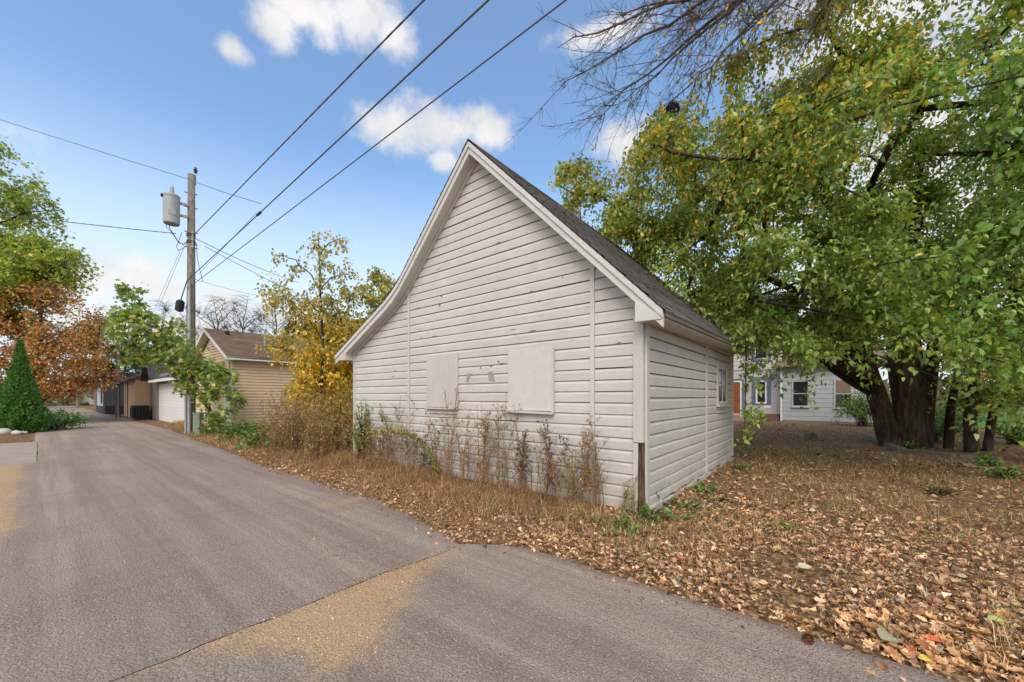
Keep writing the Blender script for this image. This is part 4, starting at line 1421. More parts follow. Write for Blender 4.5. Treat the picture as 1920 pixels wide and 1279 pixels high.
def leaf_arrays(P, D, N, size, T=LEAF_T, curl=0.0, wx=None):
    """leaves at P, axis D, roughly facing N; returns vertices (n*k, 3)"""
    D = unit(D)
    N = unit(N - D * np.sum(N * D, -1, keepdims=True))
    Sx = np.cross(D, N)
    t = np.repeat(T[None], len(P), 0)
    if np.ndim(curl) or curl:
        t = t.copy()
        c = np.broadcast_to(np.asarray(curl), (len(P),))[:, None]
        t[:, :, 2] += c * (np.abs(t[:, :, 0]) * 1.3 + (t[:, :, 1] - .4) ** 2)
    if wx is not None:
        t = t.copy()
        t[:, :, 0] *= np.asarray(wx)[:, None]
    s = np.asarray(size).reshape(-1, 1, 1)
    V = P[:, None] + s * (t[..., 0:1] * Sx[:, None] + t[..., 1:2] * D[:, None] + t[..., 2:3] * N[:, None])
    return V.reshape(-1, 3)


def leaf_faces(n, T=LEAF_T):
    k = len(T)
    off = (np.arange(n) * k)[:, None, None]
    if T is MAPLE_T:
        return [(MAPLE_F4[None] + off).reshape(-1, 4), (MAPLE_F3[None] + off).reshape(-1, 3)]
    return [(LEAF_F[None] + off).reshape(-1, 4)]


def leaves_object(name, P, D, N, size, col, parent, T=LEAF_T, material=None, kind='stuff', curl=0.0, wx=None):
    V = leaf_arrays(P, D, N, size, T, curl, wx)
    me = np_mesh(name, V, leaf_faces(len(P), T), np.repeat(np.asarray(col), len(T), 0), smooth=False)
    return link(name, me, material or LEAF, parent, kind)


def tubes_np(polys, radii, sides):
    """polys (n, k, 3), radii (n, k) -> vertices and quads of open tubes"""
    n, k, _ = polys.shape
    d = np.gradient(polys, axis=1)
    d = unit(d)
    ref = np.where(np.abs(d[..., 2:3]) > 0.9, np.array([1., 0, 0]), np.array([0., 0, 1.]))
    s = unit(np.cross(d, ref))
    t = np.cross(d, s)
    ang = np.arange(sides) * 2 * np.pi / sides
    V = polys[:, :, None] + radii[:, :, None, None] * (np.cos(ang)[None, None, :, None] * s[:, :, None] + np.sin(ang)[None, None, :, None] * t[:, :, None])
    i, j, q = np.meshgrid(np.arange(n), np.arange(k - 1), np.arange(sides), indexing='ij')
    q2 = (q + 1) % sides
    base = i * k * sides + j * sides
    F = np.stack([base + q, base + q2, base + sides + q2, base + sides + q], -1).reshape(-1, 4)
    return V.reshape(-1, 3), F


def bez(p0, p1, p2, p3, k):
    t = np.linspace(0, 1, k)[None, :, None]
    return (1 - t) ** 3 * p0[:, None] + 3 * (1 - t) ** 2 * t * p1[:, None] + 3 * (1 - t) * t ** 2 * p2[:, None] + t ** 3 * p3[:, None]


def palette(n, cols, weights, jitter=0.25):
    c = np.array(cols)[rng.choice(len(cols), n, p=np.array(weights) / sum(weights))]
    return np.clip(c * (1 + jitter * rng.uniform(-1, 1, (n, 1))) * (1 + 0.08 * rng.uniform(-1, 1, (n, 3))), 0.004, 0.9)


def ell_points(n, ells, shell=0.35, clump=0.0, nscale=0.6, seed=0.0, keep=None):
    """points in a union of ellipsoids (centre, radii, weight), biased outward, with clumpy gaps"""
    out = []
    wts = np.array([e[2] for e in ells], float)
    wts /= wts.sum()
    while len(out) < n:
        e = ells[rng.choice(len(ells), p=wts)]
        d = unit(rng.normal(size=3))
        r = (shell + (1 - shell) * rng.random()) ** 0.5 if rng.random() < 0.8 else rng.random() ** 0.33
        p = np.array(e[0]) + d * r * np.array(e[1])
        if clump and fnoise(p[0] * nscale + seed, p[1] * nscale, p[2] * nscale) < clump * (0.7 + 0.6 * rng.random()) - 0.28:
            continue
        if keep and not keep(p):
            continue
        out.append(p)
    return np.array(out)


def make_limbs(parent, trunk_pts, ends, r0, r1, name='limb', material=BARK, sides=6, arch=0.25, k=10, wob=0.12, tmin=0.3):
    """limbs leaving the trunk polyline and reaching given end points; every limb a part. Returns sample points and directions"""
    tp = np.array([tuple(p) for p in trunk_pts], float)
    samples = [tp[len(tp) // 2:]]
    for e in ends:
        e = np.array(e, float)
        # start lower on the trunk the further out the end lies
        cand = tp[int(len(tp) * tmin):]
        hd = np.hypot(e[0] - cand[:, 0], e[1] - cand[:, 1])
        want = e[2] - hd * 0.65
        i = int(np.argmin(np.abs(cand[:, 2] - want) + rng.uniform(0, 0.6, len(cand))))
        s = cand[i]
        L = np.linalg.norm(e - s)
        p1 = s + (e - s) * 0.35 + np.array([0, 0, arch * L])
        p2 = s + (e - s) * 0.7 + np.array([0, 0, arch * L * 0.6])
        poly = bez(s[None], p1[None], p2[None], e[None], k)
        tt = np.linspace(0, 1, k)
        poly[0] += (rng.normal(size=(k, 3)) * wob * L * 0.15) * (np.sin(np.pi * tt))[:, None]
        rad = (r0 * min(1.3, 0.4 + L / 8) * (1 - tt) ** 0.8 + r1)[None]
        V, F = tubes_np(poly, rad, sides)
        link(name, np_mesh(name, V, [F], smooth=True), material, parent)
        samples.append(poly[0][2:])
    return np.concatenate(samples)


def make_twigs(parent, starts, A, rad=0.008, sides=3, k=6, droop=0.15, material=TWIG, name='twig_growth'):
    """one twig from the nearest branch sample to every attractor; returns the twig polylines"""
    out = np.empty((len(A), 3))
    for c in range(0, len(A), 2000):
        d = np.linalg.norm(A[c:c + 2000, None] - starts[None], axis=-1)
        out[c:c + 2000] = starts[np.argmin(d, 1)]
    L = np.linalg.norm(A - out, axis=1, keepdims=True)
    up = np.array([0, 0, 1.0])
    p1 = out + (A - out) * 0.35 + up * L * 0.18 + rng.normal(size=A.shape) * L * 0.08
    p2 = out + (A - out) * 0.75 + up * L * 0.16 + rng.normal(size=A.shape) * L * 0.06
    e = A - up * droop * np.minimum(L, 1.5)
    poly = bez(out, p1, p2, e, k)
    r = rad * np.clip(L, 0.4, 2.0) * np.linspace(1, 0.22, k)[None]
    V, F = tubes_np(poly, r, sides)
    link(name, np_mesh(name, V, [F]), material, parent, 'stuff')
    return poly


def twig_leaves(poly, per, size, spread=0.10, droop=0.5, t0=0.25, up=0.7):
    """positions, axes, normals, sizes of leaves along twigs"""
    n, k, _ = poly.shape
    m = n * per
    ti = np.repeat(np.arange(n), per)
    t = (t0 + (1 - t0) * rng.random(m)) * (k - 1)
    i = np.minimum(t.astype(int), k - 2)
    f = (t - i)[:, None]
    P = poly[ti, i] * (1 - f) + poly[ti, i + 1] * f
    d = unit(poly[ti, i + 1] - poly[ti, i])
    P = P + rng.normal(size=P.shape) * spread
    D = unit(d * 0.5 + rng.normal(size=P.shape) * 0.75 - np.array([0, 0, droop]))
    N = rng.normal(size=P.shape) * 0.6 + np.array([0, 0, up])
    return P, D, N, size * rng.uniform(0.55, 1.2, m), ti


def trunk_part(parent, pts, r, material=BARK, sides=14, rough=0.12, name='trunk', seed=0.0):
    """a fluted tapering trunk"""
    n = len(pts)
    P = np.array([tuple(p) for p in pts], float)
    # refine
    kk = n * 4
    tt = np.linspace(0, n - 1, kk)
    P2 = np.stack([np.interp(tt, np.arange(n), P[:, c]) for c in range(3)], -1)
    rr = np.interp(tt, np.arange(n), r)
    V, F = tubes_np(P2[None], rr[None], sides)
    V = V.reshape(kk, sides, 3)
    for i in range(kk):
        for q in range(sides):
            a = 2 * math.pi * q / sides
            f = 1 + rough * fnoise(math.cos(a) * 1.6 + seed, math.sin(a) * 1.6, P2[i, 2] * 0.5) + rough * 0.6 * fnoise(math.cos(a) * 4 + seed, math.sin(a) * 4, P2[i, 2] * 1.5)
            V[i, q] = P2[i] + (V[i, q] - P2[i]) * f
    link(name, np_mesh(name, V.reshape(-1, 3), [F], smooth=True), material, parent)
    return P2


def pick_ends(A, m):
    """m well spread attractors (farthest point sampling)"""
    idx = [int(rng.integers(len(A)))]
    d = np.linalg.norm(A - A[idx[0]], axis=1)
    for _ in range(m - 1):
        j = int(np.argmax(d))
        idx.append(j)
        d = np.minimum(d, np.linalg.norm(A - A[j], axis=1))
    return A[idx]


GREENS = [(.062, .098, .018), (.090, .130, .025), (.125, .165, .035), (.048, .078, .018), (.17, .17, .030), (.26, .21, .03)]

# ------------------------------------------------------------------ the big tree beside the white garage
bt = thing('tree', 'large spreading green tree with thick split dark trunk beside the white garage', 'tree')
base = gp(1700, 838)
bx, by = base.x, base.y
stems = [([(-.42, .0, -.1), (-.75, .05, 1.2), (-1.22, .0, 2.6), (-1.75, -.2, 4.2), (-2.4, -.6, 6.0)], [.31, .24, .21, .18, .10]),
         ([(-.10, -.25, -.1), (-.20, -.22, 1.2), (-.34, -.15, 2.6), (-.45, .0, 4.5), (-.6, .1, 7.0)], [.38, .32, .29, .23, .13]),
         ([(.28, -.1, -.1), (.22, -.08, 1.2), (.15, .0, 2.8), (.2, .2, 4.8), (.5, .4, 7.5)], [.33, .27, .24, .19, .10]),
         ([(.62, .1, -.1), (.72, .1, 1.3), (.92, .1, 3.0), (1.3, .0, 5.0), (2.0, -.3, 7.2)], [.24, .18, .16, .14, .08])]
tp_all = []
for i, (pts, r) in enumerate(stems):
    P2 = trunk_part(bt, [(bx + x, by + y, z) for x, y, z in pts], r, seed=i * 7.3, rough=0.20)
    tp_all.append(P2)


def in_view(p):
    if p[1] < 0.3:
        return False
    u = CX + F_PX * p[0] / p[1]
    v = HV - F_PX * (p[2] - H) / p[1]
    return -250 < u < 2250 and -420 < v < 1300


def keep_big(p):
    if in_garage(p, 0.25):
        return False
    if p[1] < 2.3 or p[2] < 1.3:
        return False
    u = CX + F_PX * p[0] / p[1]
    v = HV - F_PX * (p[2] - H) / p[1]
    if u > 2350 or v < -450:
        return rng.random() < 0.2
    # lower fringe: trunk and yard stay visible below the crown
    lim = np.interp(u, [1000, 1060, 1200, 1330, 1400, 1470, 1560, 1640, 1760, 1920, 2300], [430, 470, 530, 630, 680, 685, 675, 640, 600, 650, 680])
    if v > lim + 45 * fnoise(u * 0.02, 3.3) and rng.random() > 0.05:
        return False
    # upper edge against the sky, falling to the left
    top = np.interp(u, [980, 1040, 1130, 1230, 1300, 1400, 1500, 1600], [330, 290, 305, 210, 150, 95, 20, -200])
    if v < top + 40 * fnoise(u * 0.025, 8.8) and rng.random() > 0.06:
        return False
    if u < 1025:
        return False
    return True


ells = [((bx - 1.5, by - 0.8, 6.4), (8.3, 6.2, 4.6), 5.0), ((bx - 2.5, by - 5.0, 5.0), (5.5, 3.6, 3.2), 3.6), ((bx + 2.5, by - 3.5, 5.2), (5.5, 4.5, 4.0), 2.6),
        ((bx - 7.2, by - 1.5, 6.4), (3.4, 3.5, 2.2), 1.6), ((6.9, 9.6, 4.3), (2.3, 2.0, 1.3), 1.4), ((bx - 9.0, by - 0.6, 6.7), (2.6, 2.6, 1.7), 1.3), ((bx - 6.0, by - 2.0, 8.3), (3.0, 3.0, 1.8), 1.2), ((bx - 5.2, by - 3.6, 4.0), (2.6, 2.4, 1.7), 1.0), ((bx - 2.0, by - 3.5, 8.6), (5.5, 4.0, 2.4), 2.4)]
A = ell_points(6600, ells, shell=0.30, clump=0.10, nscale=0.55, seed=3.0, keep=keep_big)
extra = []                                        # hanging sprays below the fringe
for (u, v, y, n_) in ((1430, 780, 7.6, 2), (1400, 690, 8.2, 4), (1445, 710, 7.6, 4), (1515, 690, 7.8, 4), (1520, 650, 7.0, 8), (1480, 640, 7.2, 8), (1545, 735, 8.2, 1), (1370, 650, 8.6, 8),
                      (1760, 600, 6.2, 12), (1840, 620, 6.2, 10), (1900, 640, 6.2, 8), (1905, 720, 5.6, 3), (1820, 690, 6.4, 4), (1700, 590, 6.4, 8), (1620, 620, 7.2, 8), (1890, 790, 6.6, 2), (1640, 690, 6.8, 5), (1420, 800, 7.5, 2), (1250, 500, 8.6, 6), (1330, 580, 8.2, 8), (1390, 600, 7.6, 10), (1700, 640, 6.2, 6), (1790, 650, 5.6, 8), (1880, 680, 6.2, 2), (1780, 720, 6.4, 2), (1850, 760, 6.5, 2)):
    for _ in range(n_):
        p = at(u + rng.normal() * 16, v + rng.normal() * 20, y + rng.normal() * 0.25)
        if not in_garage(p, 0.1):
            extra.append(p)
A = np.concatenate([A, np.array(extra)])
ends = [e for e in pick_ends(A, 34) if e[2] > 3.0 and e[1] > 6.0 and e[0] < 15]
samp = [tp_all[0]]
for j, e in enumerate(ends):
    ti = min(range(4), key=lambda q: np.hypot(tp_all[q][-1][0] - e[0], tp_all[q][-1][1] - e[1]) + rng.uniform(0, 1))
    samp.append(make_limbs(bt, tp_all[ti], [e], 0.10, 0.012, arch=0.10, k=14, wob=0.42))
samp = np.concatenate(samp)
samp = np.array([s for s in samp if not in_garage(s, 0.05) and s[1] > 5.0])
mids = pick_ends(A, 170)
sub = bez(*[x for x in (lambda st: (st, st + (mids - st) * .35 + [0, 0, .2], st + (mids - st) * .7 + [0, 0, .2], mids))(samp[np.argmin(np.linalg.norm(mids[:, None] - samp[None], axis=-1), 1)])], 8)
V, F = tubes_np(sub, np.linspace(0.035, 0.008, 8)[None].repeat(len(sub), 0), 5)
link('branch_growth', np_mesh('branch_growth', V, [F], smooth=True), BARK, bt, 'stuff')
samp = np.concatenate([samp, sub[:, 2:].reshape(-1, 3)])
poly = make_twigs(bt, samp, A, rad=0.006, droop=0.35)
P, D, N, sz, ti = twig_leaves(poly, 28, 0.106, spread=0.085, droop=0.55, t0=0.15)
ok = ~np.array([in_garage(p, 0.05) for p in P])
P, D, N, sz, ti = P[ok], D[ok], N[ok], sz[ok], ti[ok]
u_ = CX + F_PX * P[:, 0] / np.maximum(P[:, 1], 0.5)
v_ = HV - F_PX * (P[:, 2] - H) / np.maximum(P[:, 1], 0.5)
# autumn colour has started on the upper, outer side towards the alley
yel = np.clip(0.66 - (v_ - 150) / 800 - (u_ - 1250) / 1100, 0.012, 0.75)
spray = rng.random(len(A))[ti]
col = palette(len(P), GREENS[:4], [3, 3, 2, 2])
isy = rng.random(len(P)) < yel * (0.45 + 1.1 * spray)
col[isy] = palette(int(isy.sum()), [(.17, .155, .022), (.22, .17, .02), (.24, .14, .025), (.13, .135, .022)], [3, 2.5, 1, 3])
# the 300 leaves that show largest are parts of their own
proj = sz / P[:, 1] * (1 + ((u_ - CX) / F_PX) ** 2)
vis = (u_ > 1050) & (u_ < 1915) & (v_ > 5) & (v_ < 850) & (P[:, 1] > 2.2)
order = np.argsort(-np.where(vis, proj, 0))[:300]
big = np.zeros(len(P), bool)
big[order] = True
leaves_object('crown', P[~big], D[~big], N[~big], sz[~big], col[~big], bt, curl=rng.normal(size=int((~big).sum())) * .35, wx=rng.uniform(.6, 1.05, int((~big).sum())))
OVATE = np.array([(0, -.12, 0), (0, 0, 0), (.20, -.02, .03), (.36, .16, .07), (.40, .36, .08), (.31, .62, .06), (.15, .84, .0), (0, 1.05, -.10),
                  (-.15, .84, .0), (-.31, .62, .06), (-.40, .36, .08), (-.36, .16, .07), (-.20, -.02, .03), (0, .35, .0), (0, .7, -.02)])
OV_F4 = np.array([[1, 2, 3, 13], [13, 4, 5, 14], [14, 5, 6, 7], [1, 13, 11, 12], [13, 14, 9, 10], [14, 7, 8, 9]])
OV_F3 = np.array([[13, 3, 4], [13, 10, 11], [0, 2, 1], [0, 1, 12]])
variants = []
for c in [(.060, .115, .022), (.085, .15, .03), (.045, .085, .02), (.11, .17, .04), (.075, .12, .035), (.05, .10, .02), (.18, .16, .022), (.14, .14, .022)]:
    cc = np.tile(np.array(c), (len(OVATE), 1))
    cc[[1, 13, 14]] *= 1.35
    me = np_mesh('leaf', OVATE, [OV_F4, OV_F3], cc, smooth=True)
    me.materials.append(LEAF)
    variants.append(me)
for j in order:
    d = Vector(D[j]).normalized()
    n = Vector(N[j])
    n = (n - d * n.dot(d)).normalized()
    s = d.cross(n)
    o = bpy.data.objects.new('leaf', variants[int(rng.integers(6)) if not isy[j] else int(rng.integers(6, 8))])
    M = Matrix((s, d, n)).transposed().to_4x4() @ Matrix.Scale(float(sz[j]), 4)
    M.translation = Vector(P[j])
    o.matrix_world = M
    COL.objects.link(o)
    o.parent = bt

# ------------------------------------------------------------------ thin trunks right of it, with their own foliage
for k, (u, v, pts, r, lab, n_) in enumerate((
        (1778, 842, [(0, 0, -.1), (.05, 0, 1.1), (.25, 0, 2.1), (.55, .1, 3.3), (.9, .2, 5.5)], .095, 'slim leaning tree just right of the thick split trunk', 260),
        (1822, 850, [(0, 0, -.1), (-.05, 0, 1.0), (.1, 0, 2.2), (.12, 0, 3.6), (.3, 0, 5.5)], .125, 'straight dark tree between two slim leaning ones near the right edge', 260),
        (1850, 848, [(0, 0, -.1), (.15, 0, 1.0), (.55, 0, 2.3), (.75, .1, 3.6), (1.2, .2, 5.2)], .09, 'slim dark tree leaning right, last trunk before the lawn', 240))):
    p = gp(u, v)
    t = thing('tree', lab, 'tree')
    P2 = trunk_part(t, [(p.x + x, p.y + y, z) for x, y, z in pts], [r * q_ for q_ in (1.25, 1, .85, .7, .4)], seed=k * 3.1)
    e = ((p.x + .6, p.y + .3, 4.8), (2.2, 2.2, 1.8), 1.0)
    A_ = ell_points(n_, [e, ((p.x + .3, p.y - .4, 2.2), (1.5, 1.2, 1.2), 0.5)], shell=0.2)
    sm = make_limbs(t, P2, pick_ends(A_, 7), 0.05, 0.01)
    po = make_twigs(t, sm, A_, rad=0.006, droop=0.3)
    a_, d_, n2_, s_, _ = twig_leaves(po, 16, 0.10, spread=0.09)
    leaves_object('crown', a_, d_, n2_, s_, palette(len(a_), GREENS, [3, 3, 1.5, 3, 1, .4]), t)


# ------------------------------------------------------------------ generic broadleaf tree
def tree(label, base, trunk, radii, ells, n_tw, per, leaf, cols, wts, limbs=10, T=LEAF_T, bark=BARK, group=None, clump=0.1, shell=0.3, tw=0.007, keep=None, arch=0.15, name='tree', cat='tree', spread=0.10, droop=0.4, seed=0.0, limb_r=0.07, colfn=None):
    t = thing(name, label, cat, group=group)
    base = Vector(base)
    P2 = trunk_part(t, [base + Vector(p) for p in trunk], radii, material=bark, seed=seed, sides=10)
    E = [((base.x + c[0], base.y + c[1], base.z + c[2]), r, w_) for c, r, w_ in ells]
    A_ = ell_points(n_tw, E, shell=shell, clump=clump, nscale=0.7, seed=seed, keep=keep)
    sm = make_limbs(t, P2, pick_ends(A_, limbs), limb_r, 0.008, material=bark, arch=arch)
    po = make_twigs(t, sm, A_, rad=tw, droop=0.1)
    if per:
        a_, d_, n_, s_, ti_ = twig_leaves(po, per, leaf, spread=spread, droop=droop)
        c_ = palette(len(a_), cols, wts)
        if colfn:
            c_ = colfn(a_, c_)
        leaves_object('crown', a_, d_, n_, s_, c_, t, T=T)
    return t


# orange crab-apple, arborvitae and maple on the left of the alley
ORANGE = [(.195, .090, .028), (.235, .122, .038), (.14, .062, .028), (.11, .082, .03), (.062, .078, .022), (.24, .16, .065)]
b0 = at(60, 800, 23)
b0.z = 0
tree('orange leaved bushy tree overhanging the left of the alley', b0, [(0, 0, 0), (.1, 0, 1.2), (.2, 0, 2.4), (.2, 0, 4.5)], [.22, .18, .15, .08],
     [((0, 0, 4.9), (4.9, 3.2, 3.8), 3), ((2.6, -.6, 3.4), (2.8, 2.2, 2.1), 1.3), ((-2.5, 0, 4), (3.5, 2.5, 3), 1.2)], 2300, 12, 0.15, ORANGE, [3, 2.4, 2, 1.8, 2, 1.2], limbs=18, clump=0.2, seed=5, spread=0.13)
MAP = [(.075, .12, .02), (.115, .145, .022), (.065, .09, .016), (.19, .18, .025), (.22, .18, .025)]
b0 = at(-75, 800, 23.5)
b0.z = 0
tree('tall green and yellow tree with feathery branch tips behind the orange tree', b0, [(0, 0, 0), (0, 0, 3), (.2, 0, 7), (.2, 0, 12)], [.4, .32, .24, .1],
     [((-1.0, 0, 12.4), (5.6, 5, 6.2), 3.2), ((2.8, -.5, 9.2), (5.6, 3, 2.2), 2.2), ((1.0, 0, 7.0), (4.0, 3, 2.2), 1.0)], 3000, 15, 0.19, MAP, [3, 3, 2, 1.0, .6], limbs=22, clump=0.16, seed=9, spread=0.16, T=MAPLE_T)

av = thing('arborvitae', 'dense dark green cone shaped arborvitae at the left edge of the alley', 'shrub')
bb = gp(38, 811)
n = 15000
hgt = 3.95
h = rng.random(n) ** 1.5
ph = rng.uniform(0, 2 * np.pi, n)
prof = 0.80 * (1 - h) ** 1.25 * (0.75 + 0.25 * np.minimum(1, h * 8)) + 0.04
rr = prof * (0.74 + 0.36 * rng.random(n) ** 1.5) * (1 + 0.26 * np.array([fnoise(math.cos(a) * 2.2, math.sin(a) * 2.2, z * 6) for a, z in zip(ph, h)]) + 0.22 * np.array([max(0, fnoise(math.cos(a) * 6, math.sin(a) * 6, z * 17)) for a, z in zip(ph, h)]))
Pq = np.stack([bb.x + rr * np.cos(ph), bb.y + rr * np.sin(ph), 0.05 + h * hgt], -1)
Dq = np.stack([np.cos(ph) * .7, np.sin(ph) * .7, np.full(n, .75)], -1) + rng.normal(size=(n, 3)) * 0.35
Nq = np.stack([np.cos(ph), np.sin(ph), np.full(n, .2)], -1) + rng.normal(size=(n, 3)) * 0.6
leaves_object('foliage', Pq, Dq, Nq, rng.uniform(.08, .19, n) * (1 - .5 * h), palette(n, [(.028, .075, .018), (.045, .105, .022), (.02, .05, .014), (.065, .12, .028)], [3, 2, 2, 1]), av, T=LANCE_T)
MB().tube([(bb.x, bb.y, -0.1), (bb.x, bb.y, 3.2)], [0.09, 0.03], 8).build('trunk', BARK, av)


def shrub(label, p, rad, hgt, n, leaf, cols, wts, name='shrub', T=LEAF_T, stems=9, group=None, cat='shrub'):
    t = thing(name, label, cat, group=group)
    p = Vector(p)
    z0 = gz(p.x, p.y)
    k = 6
    m = stems * 8
    ang = rng.uniform(0, 2 * np.pi, m)
    ro = np.sqrt(rng.random(m)) * rad
    st = np.stack([p.x + rng.normal(size=m) * rad * .12, p.y + rng.normal(size=m) * rad * .12, np.full(m, z0 - .03)], -1)
    en = np.stack([p.x + ro * np.cos(ang), p.y + ro * np.sin(ang), z0 + hgt * (0.35 + 0.65 * rng.random(m)) * np.sqrt(np.maximum(0.05, 1 - (ro / rad) ** 2 * .8))], -1)
    po = bez(st, st + [0, 0, hgt * .3], en + [0, 0, hgt * .12], en, k)
    V, F = tubes_np(po, np.linspace(.012, .004, k)[None].repeat(m, 0), 3)
    link('stem_growth', np_mesh('stem_growth', V, [F]), TWIG, t, 'stuff')
    per = max(1, n // m)
    a_, d_, n_, s_, _ = twig_leaves(po, per, leaf, spread=rad * .09 + .02, droop=.2, t0=.3)
    a_[:, 2] = np.maximum(a_[:, 2], z0 + 0.01)
    leaves_object('foliage', a_, d_, n_, s_, palette(len(a_), cols, wts), t, T=T)
    return t


GW_ = [(.035, .065, .015), (.05, .08, .018), (.06, .095, .022), (.09, .095, .02)]
shrub('low dark green shrub spilling onto the alley by the arborvitae', gp(92, 806), 1.25, 0.95, 2600, .11, [(.035, .075, .02), (.05, .095, .025), (.08, .12, .03)], [2, 2, 1])
for k, (u, v, s, lab) in enumerate(((8, 815, .20, 'pale edging stone below the arborvitae, largest of three'), (32, 816, .14, 'middle edging stone below the arborvitae'), (45, 815, .10, 'smallest edging stone below the arborvitae'))):
    p = gp(u, v)
    V, F_ = [], []
    n_, m_ = 6, 9
    for i in range(n_):
        for q_ in range(m_):
            th, ph_ = math.pi * i / (n_ - 1), 2 * math.pi * q_ / m_
            r_ = s * (1 + .3 * fnoise(th + k * 4, math.cos(ph_), math.sin(ph_)))
            V.append((p.x + 1.3 * r_ * math.sin(th) * math.cos(ph_), p.y + r_ * math.sin(th) * math.sin(ph_), .03 + .7 * r_ * (math.cos(th) + .6)))
    F_ = [(i * m_ + q_, i * m_ + (q_ + 1) % m_, (i + 1) * m_ + (q_ + 1) % m_, (i + 1) * m_ + q_) for i in range(n_ - 1) for q_ in range(m_)]
    o = link('edging_stone', np_mesh('edging_stone', V, [np.array(F_)]), STONE)
    setp(o, lab, 'stone', 'edging stones')

# maple sapling round the pole
b0 = gp(398, 815)
b0 = on_b(410, 815, 4.35)
b0.z = 0
SAPL = [(.06, .09, .022), (.085, .12, .028), (.11, .14, .03), (.17, .16, .03), (.045, .07, .018)]
tree('young green maple sprawling sideways around the utility pole', b0, [(0, 0, 0), (-.25, -.1, 1.0), (-.8, -.25, 2.2), (-1.6, -.35, 3.6), (-2.6, -.4, 5.0)], [.085, .07, .055, .04, .02],
     [((-1.5, -.3, 3.1), (1.5, .8, .9), 1.2), ((-2.5, -.5, 4.0), (1.3, .8, .8), 1.6), ((-2.9, -.4, 5.1), (.6, .5, .8), .5), ((-3.2, -.4, 3.3), (.6, .5, .5), .5), ((-1.2, -.4, 5.0), (.5, .45, .9), .5), ((-.5, -.2, 2.2), (1.1, .6, .8), .6), ((.25, -.2, 1.5), (.8, .6, 1.3), .7), ((-2.1, -.4, 4.8), (.6, .5, .8), .35)],
     400, 10, 0.165, SAPL, [3, 3, 2, 1.2, 1.5], limbs=16, T=MAPLE_T, clump=0.2, seed=21, spread=0.10, arch=0.2, limb_r=0.035)


# yellow sapling and the thicket below it
def yel_col(p, c):
    f = np.clip((4.6 - p[:, 2]) / 2.0, 0, 1)
    m = rng.random(len(c)) < f * 0.85
    c[m] = palette(int(m.sum()), [(.26, .165, .018), (.24, .18, .022), (.18, .10, .02), (.13, .135, .024)], [3, 2.5, .8, 1.6])
    return c


b0 = at(600, 820, 12.9)
b0.z = 0
YEL = [(.13, .135, .04), (.18, .155, .04), (.095, .11, .03), (.22, .15, .03)]
tree('slender sapling with sparse tips and orange yellow lower leaves before the tan garage', b0, [(0, 0, 0), (.05, 0, 1.5), (.1, 0, 3.2), (.0, 0, 5.2), (-.05, 0, 7.0)], [.07, .06, .045, .03, .012],
     [((-.1, 0, 5.6), (1.45, 1.0, 1.55), 1.3), ((1.3, 0, 4.4), (.7, .6, 1.0), .3), ((-1.3, 0, 4.3), (.7, .6, .9), .3), ((.0, 0, 3.7), (1.55, 1.0, 1.1), 1.1), ((.15, -.2, 2.1), (1.15, 1.0, 1.2), 1.3), ((-1.75, .1, 5.0), (.35, .4, 1.0), .16), ((-1.4, 0, 3.2), (.6, .5, .6), .2)],
     700, 8, 0.11, YEL, [2, 2, 2, 1.2], limbs=18, seed=33, clump=0.15, arch=0.3, limb_r=0.028, colfn=yel_col, droop=0.9, spread=0.07)
b0 = at(715, 800, 13.6)
b0.z = 0
tree('smaller sapling with pale sparse leaves peeking over the low eave', b0, [(0, 0, 0), (0, 0, 2), (.05, 0, 4), (0, 0, 5.6)], [.05, .04, .03, .01],
     [((-.1, 0, 5.1), (.65, .6, 1.0), 1), ((-.4, 0, 3.2), (1.0, .7, 1.2), 1)], 210, 10, 0.13, YEL, [3, 2, 2, 1], limbs=9, seed=37, arch=0.3, limb_r=0.022, colfn=yel_col, droop=0.9, spread=0.07)
b0 = at(655, 810, 14.2)
b0.z = 0
YB = [(.28, .20, .015), (.24, .145, .015), (.20, .18, .02), (.10, .115, .022), (.12, .07, .02)]
tree('dense golden yellow thicket between the tan garage and the white one', b0, [(0, 0, 0), (0, 0, 1.2), (0, 0, 2.6), (0, 0, 3.6)], [.07, .055, .04, .02],
     [((0, 0, 2.9), (1.9, 1.2, 1.5), 2), ((-.3, -.6, 1.5), (1.7, 1.0, 1.1), 1.4), ((-1.2, -.3, 1.6), (.8, .7, .9), .4)], 1100, 13, 0.115, YB, [3, 2, 2, 1.6, .8], limbs=14, seed=41, clump=0.05, arch=0.2, limb_r=0.03, name='bush', cat='bush', spread=0.09)

# bare trees and evergreens behind the garages
for k, (u, y, h_, w_, lab) in enumerate(((300, 44, 13.0, 3.6, 'bare twiggy tree showing behind the sapling left of the pole'), (405, 40, 12.4, 3.4, 'bare tree over the tan garage roof, nearest the pole'), (452, 43, 13.0, 3.8, 'bare tree over the middle of the tan garage roof'), (515, 41, 12.0, 3.2, 'bare tree over the tan roof, closest to the yellow sapling'))):
    b0 = at(u, 800, y)
    b0.z = 0
    tree(lab, b0, [(0, 0, 0), (.1, 0, 3), (0, 0, 6), (.2, 0, 9)], [.24, .2, .15, .06], [((0, 0, h_ * .70), (w_ * 1.15, w_ * .9, h_ * .29), 1)], 1500, 0, 0, 0, 0, limbs=22, bark=GREYBARK, seed=50 + k * 3, clump=0, arch=0.02, tw=0.009, limb_r=0.05, shell=.1, name='bare_tree')
b0 = at(318, 800, 48)
b0.z = 0
tree('distant tree with pinkish red autumn leaves behind the grey garage', b0, [(0, 0, 0), (0, 0, 2), (0, 0, 5)], [.2, .15, .05], [((0, 0, 6.3), (2.6, 2, 2.2), 1)], 420, 10, .28, [(.20, .07, .08), (.17, .08, .07), (.13, .06, .05)], [2, 1.5, 1], limbs=8, seed=71)
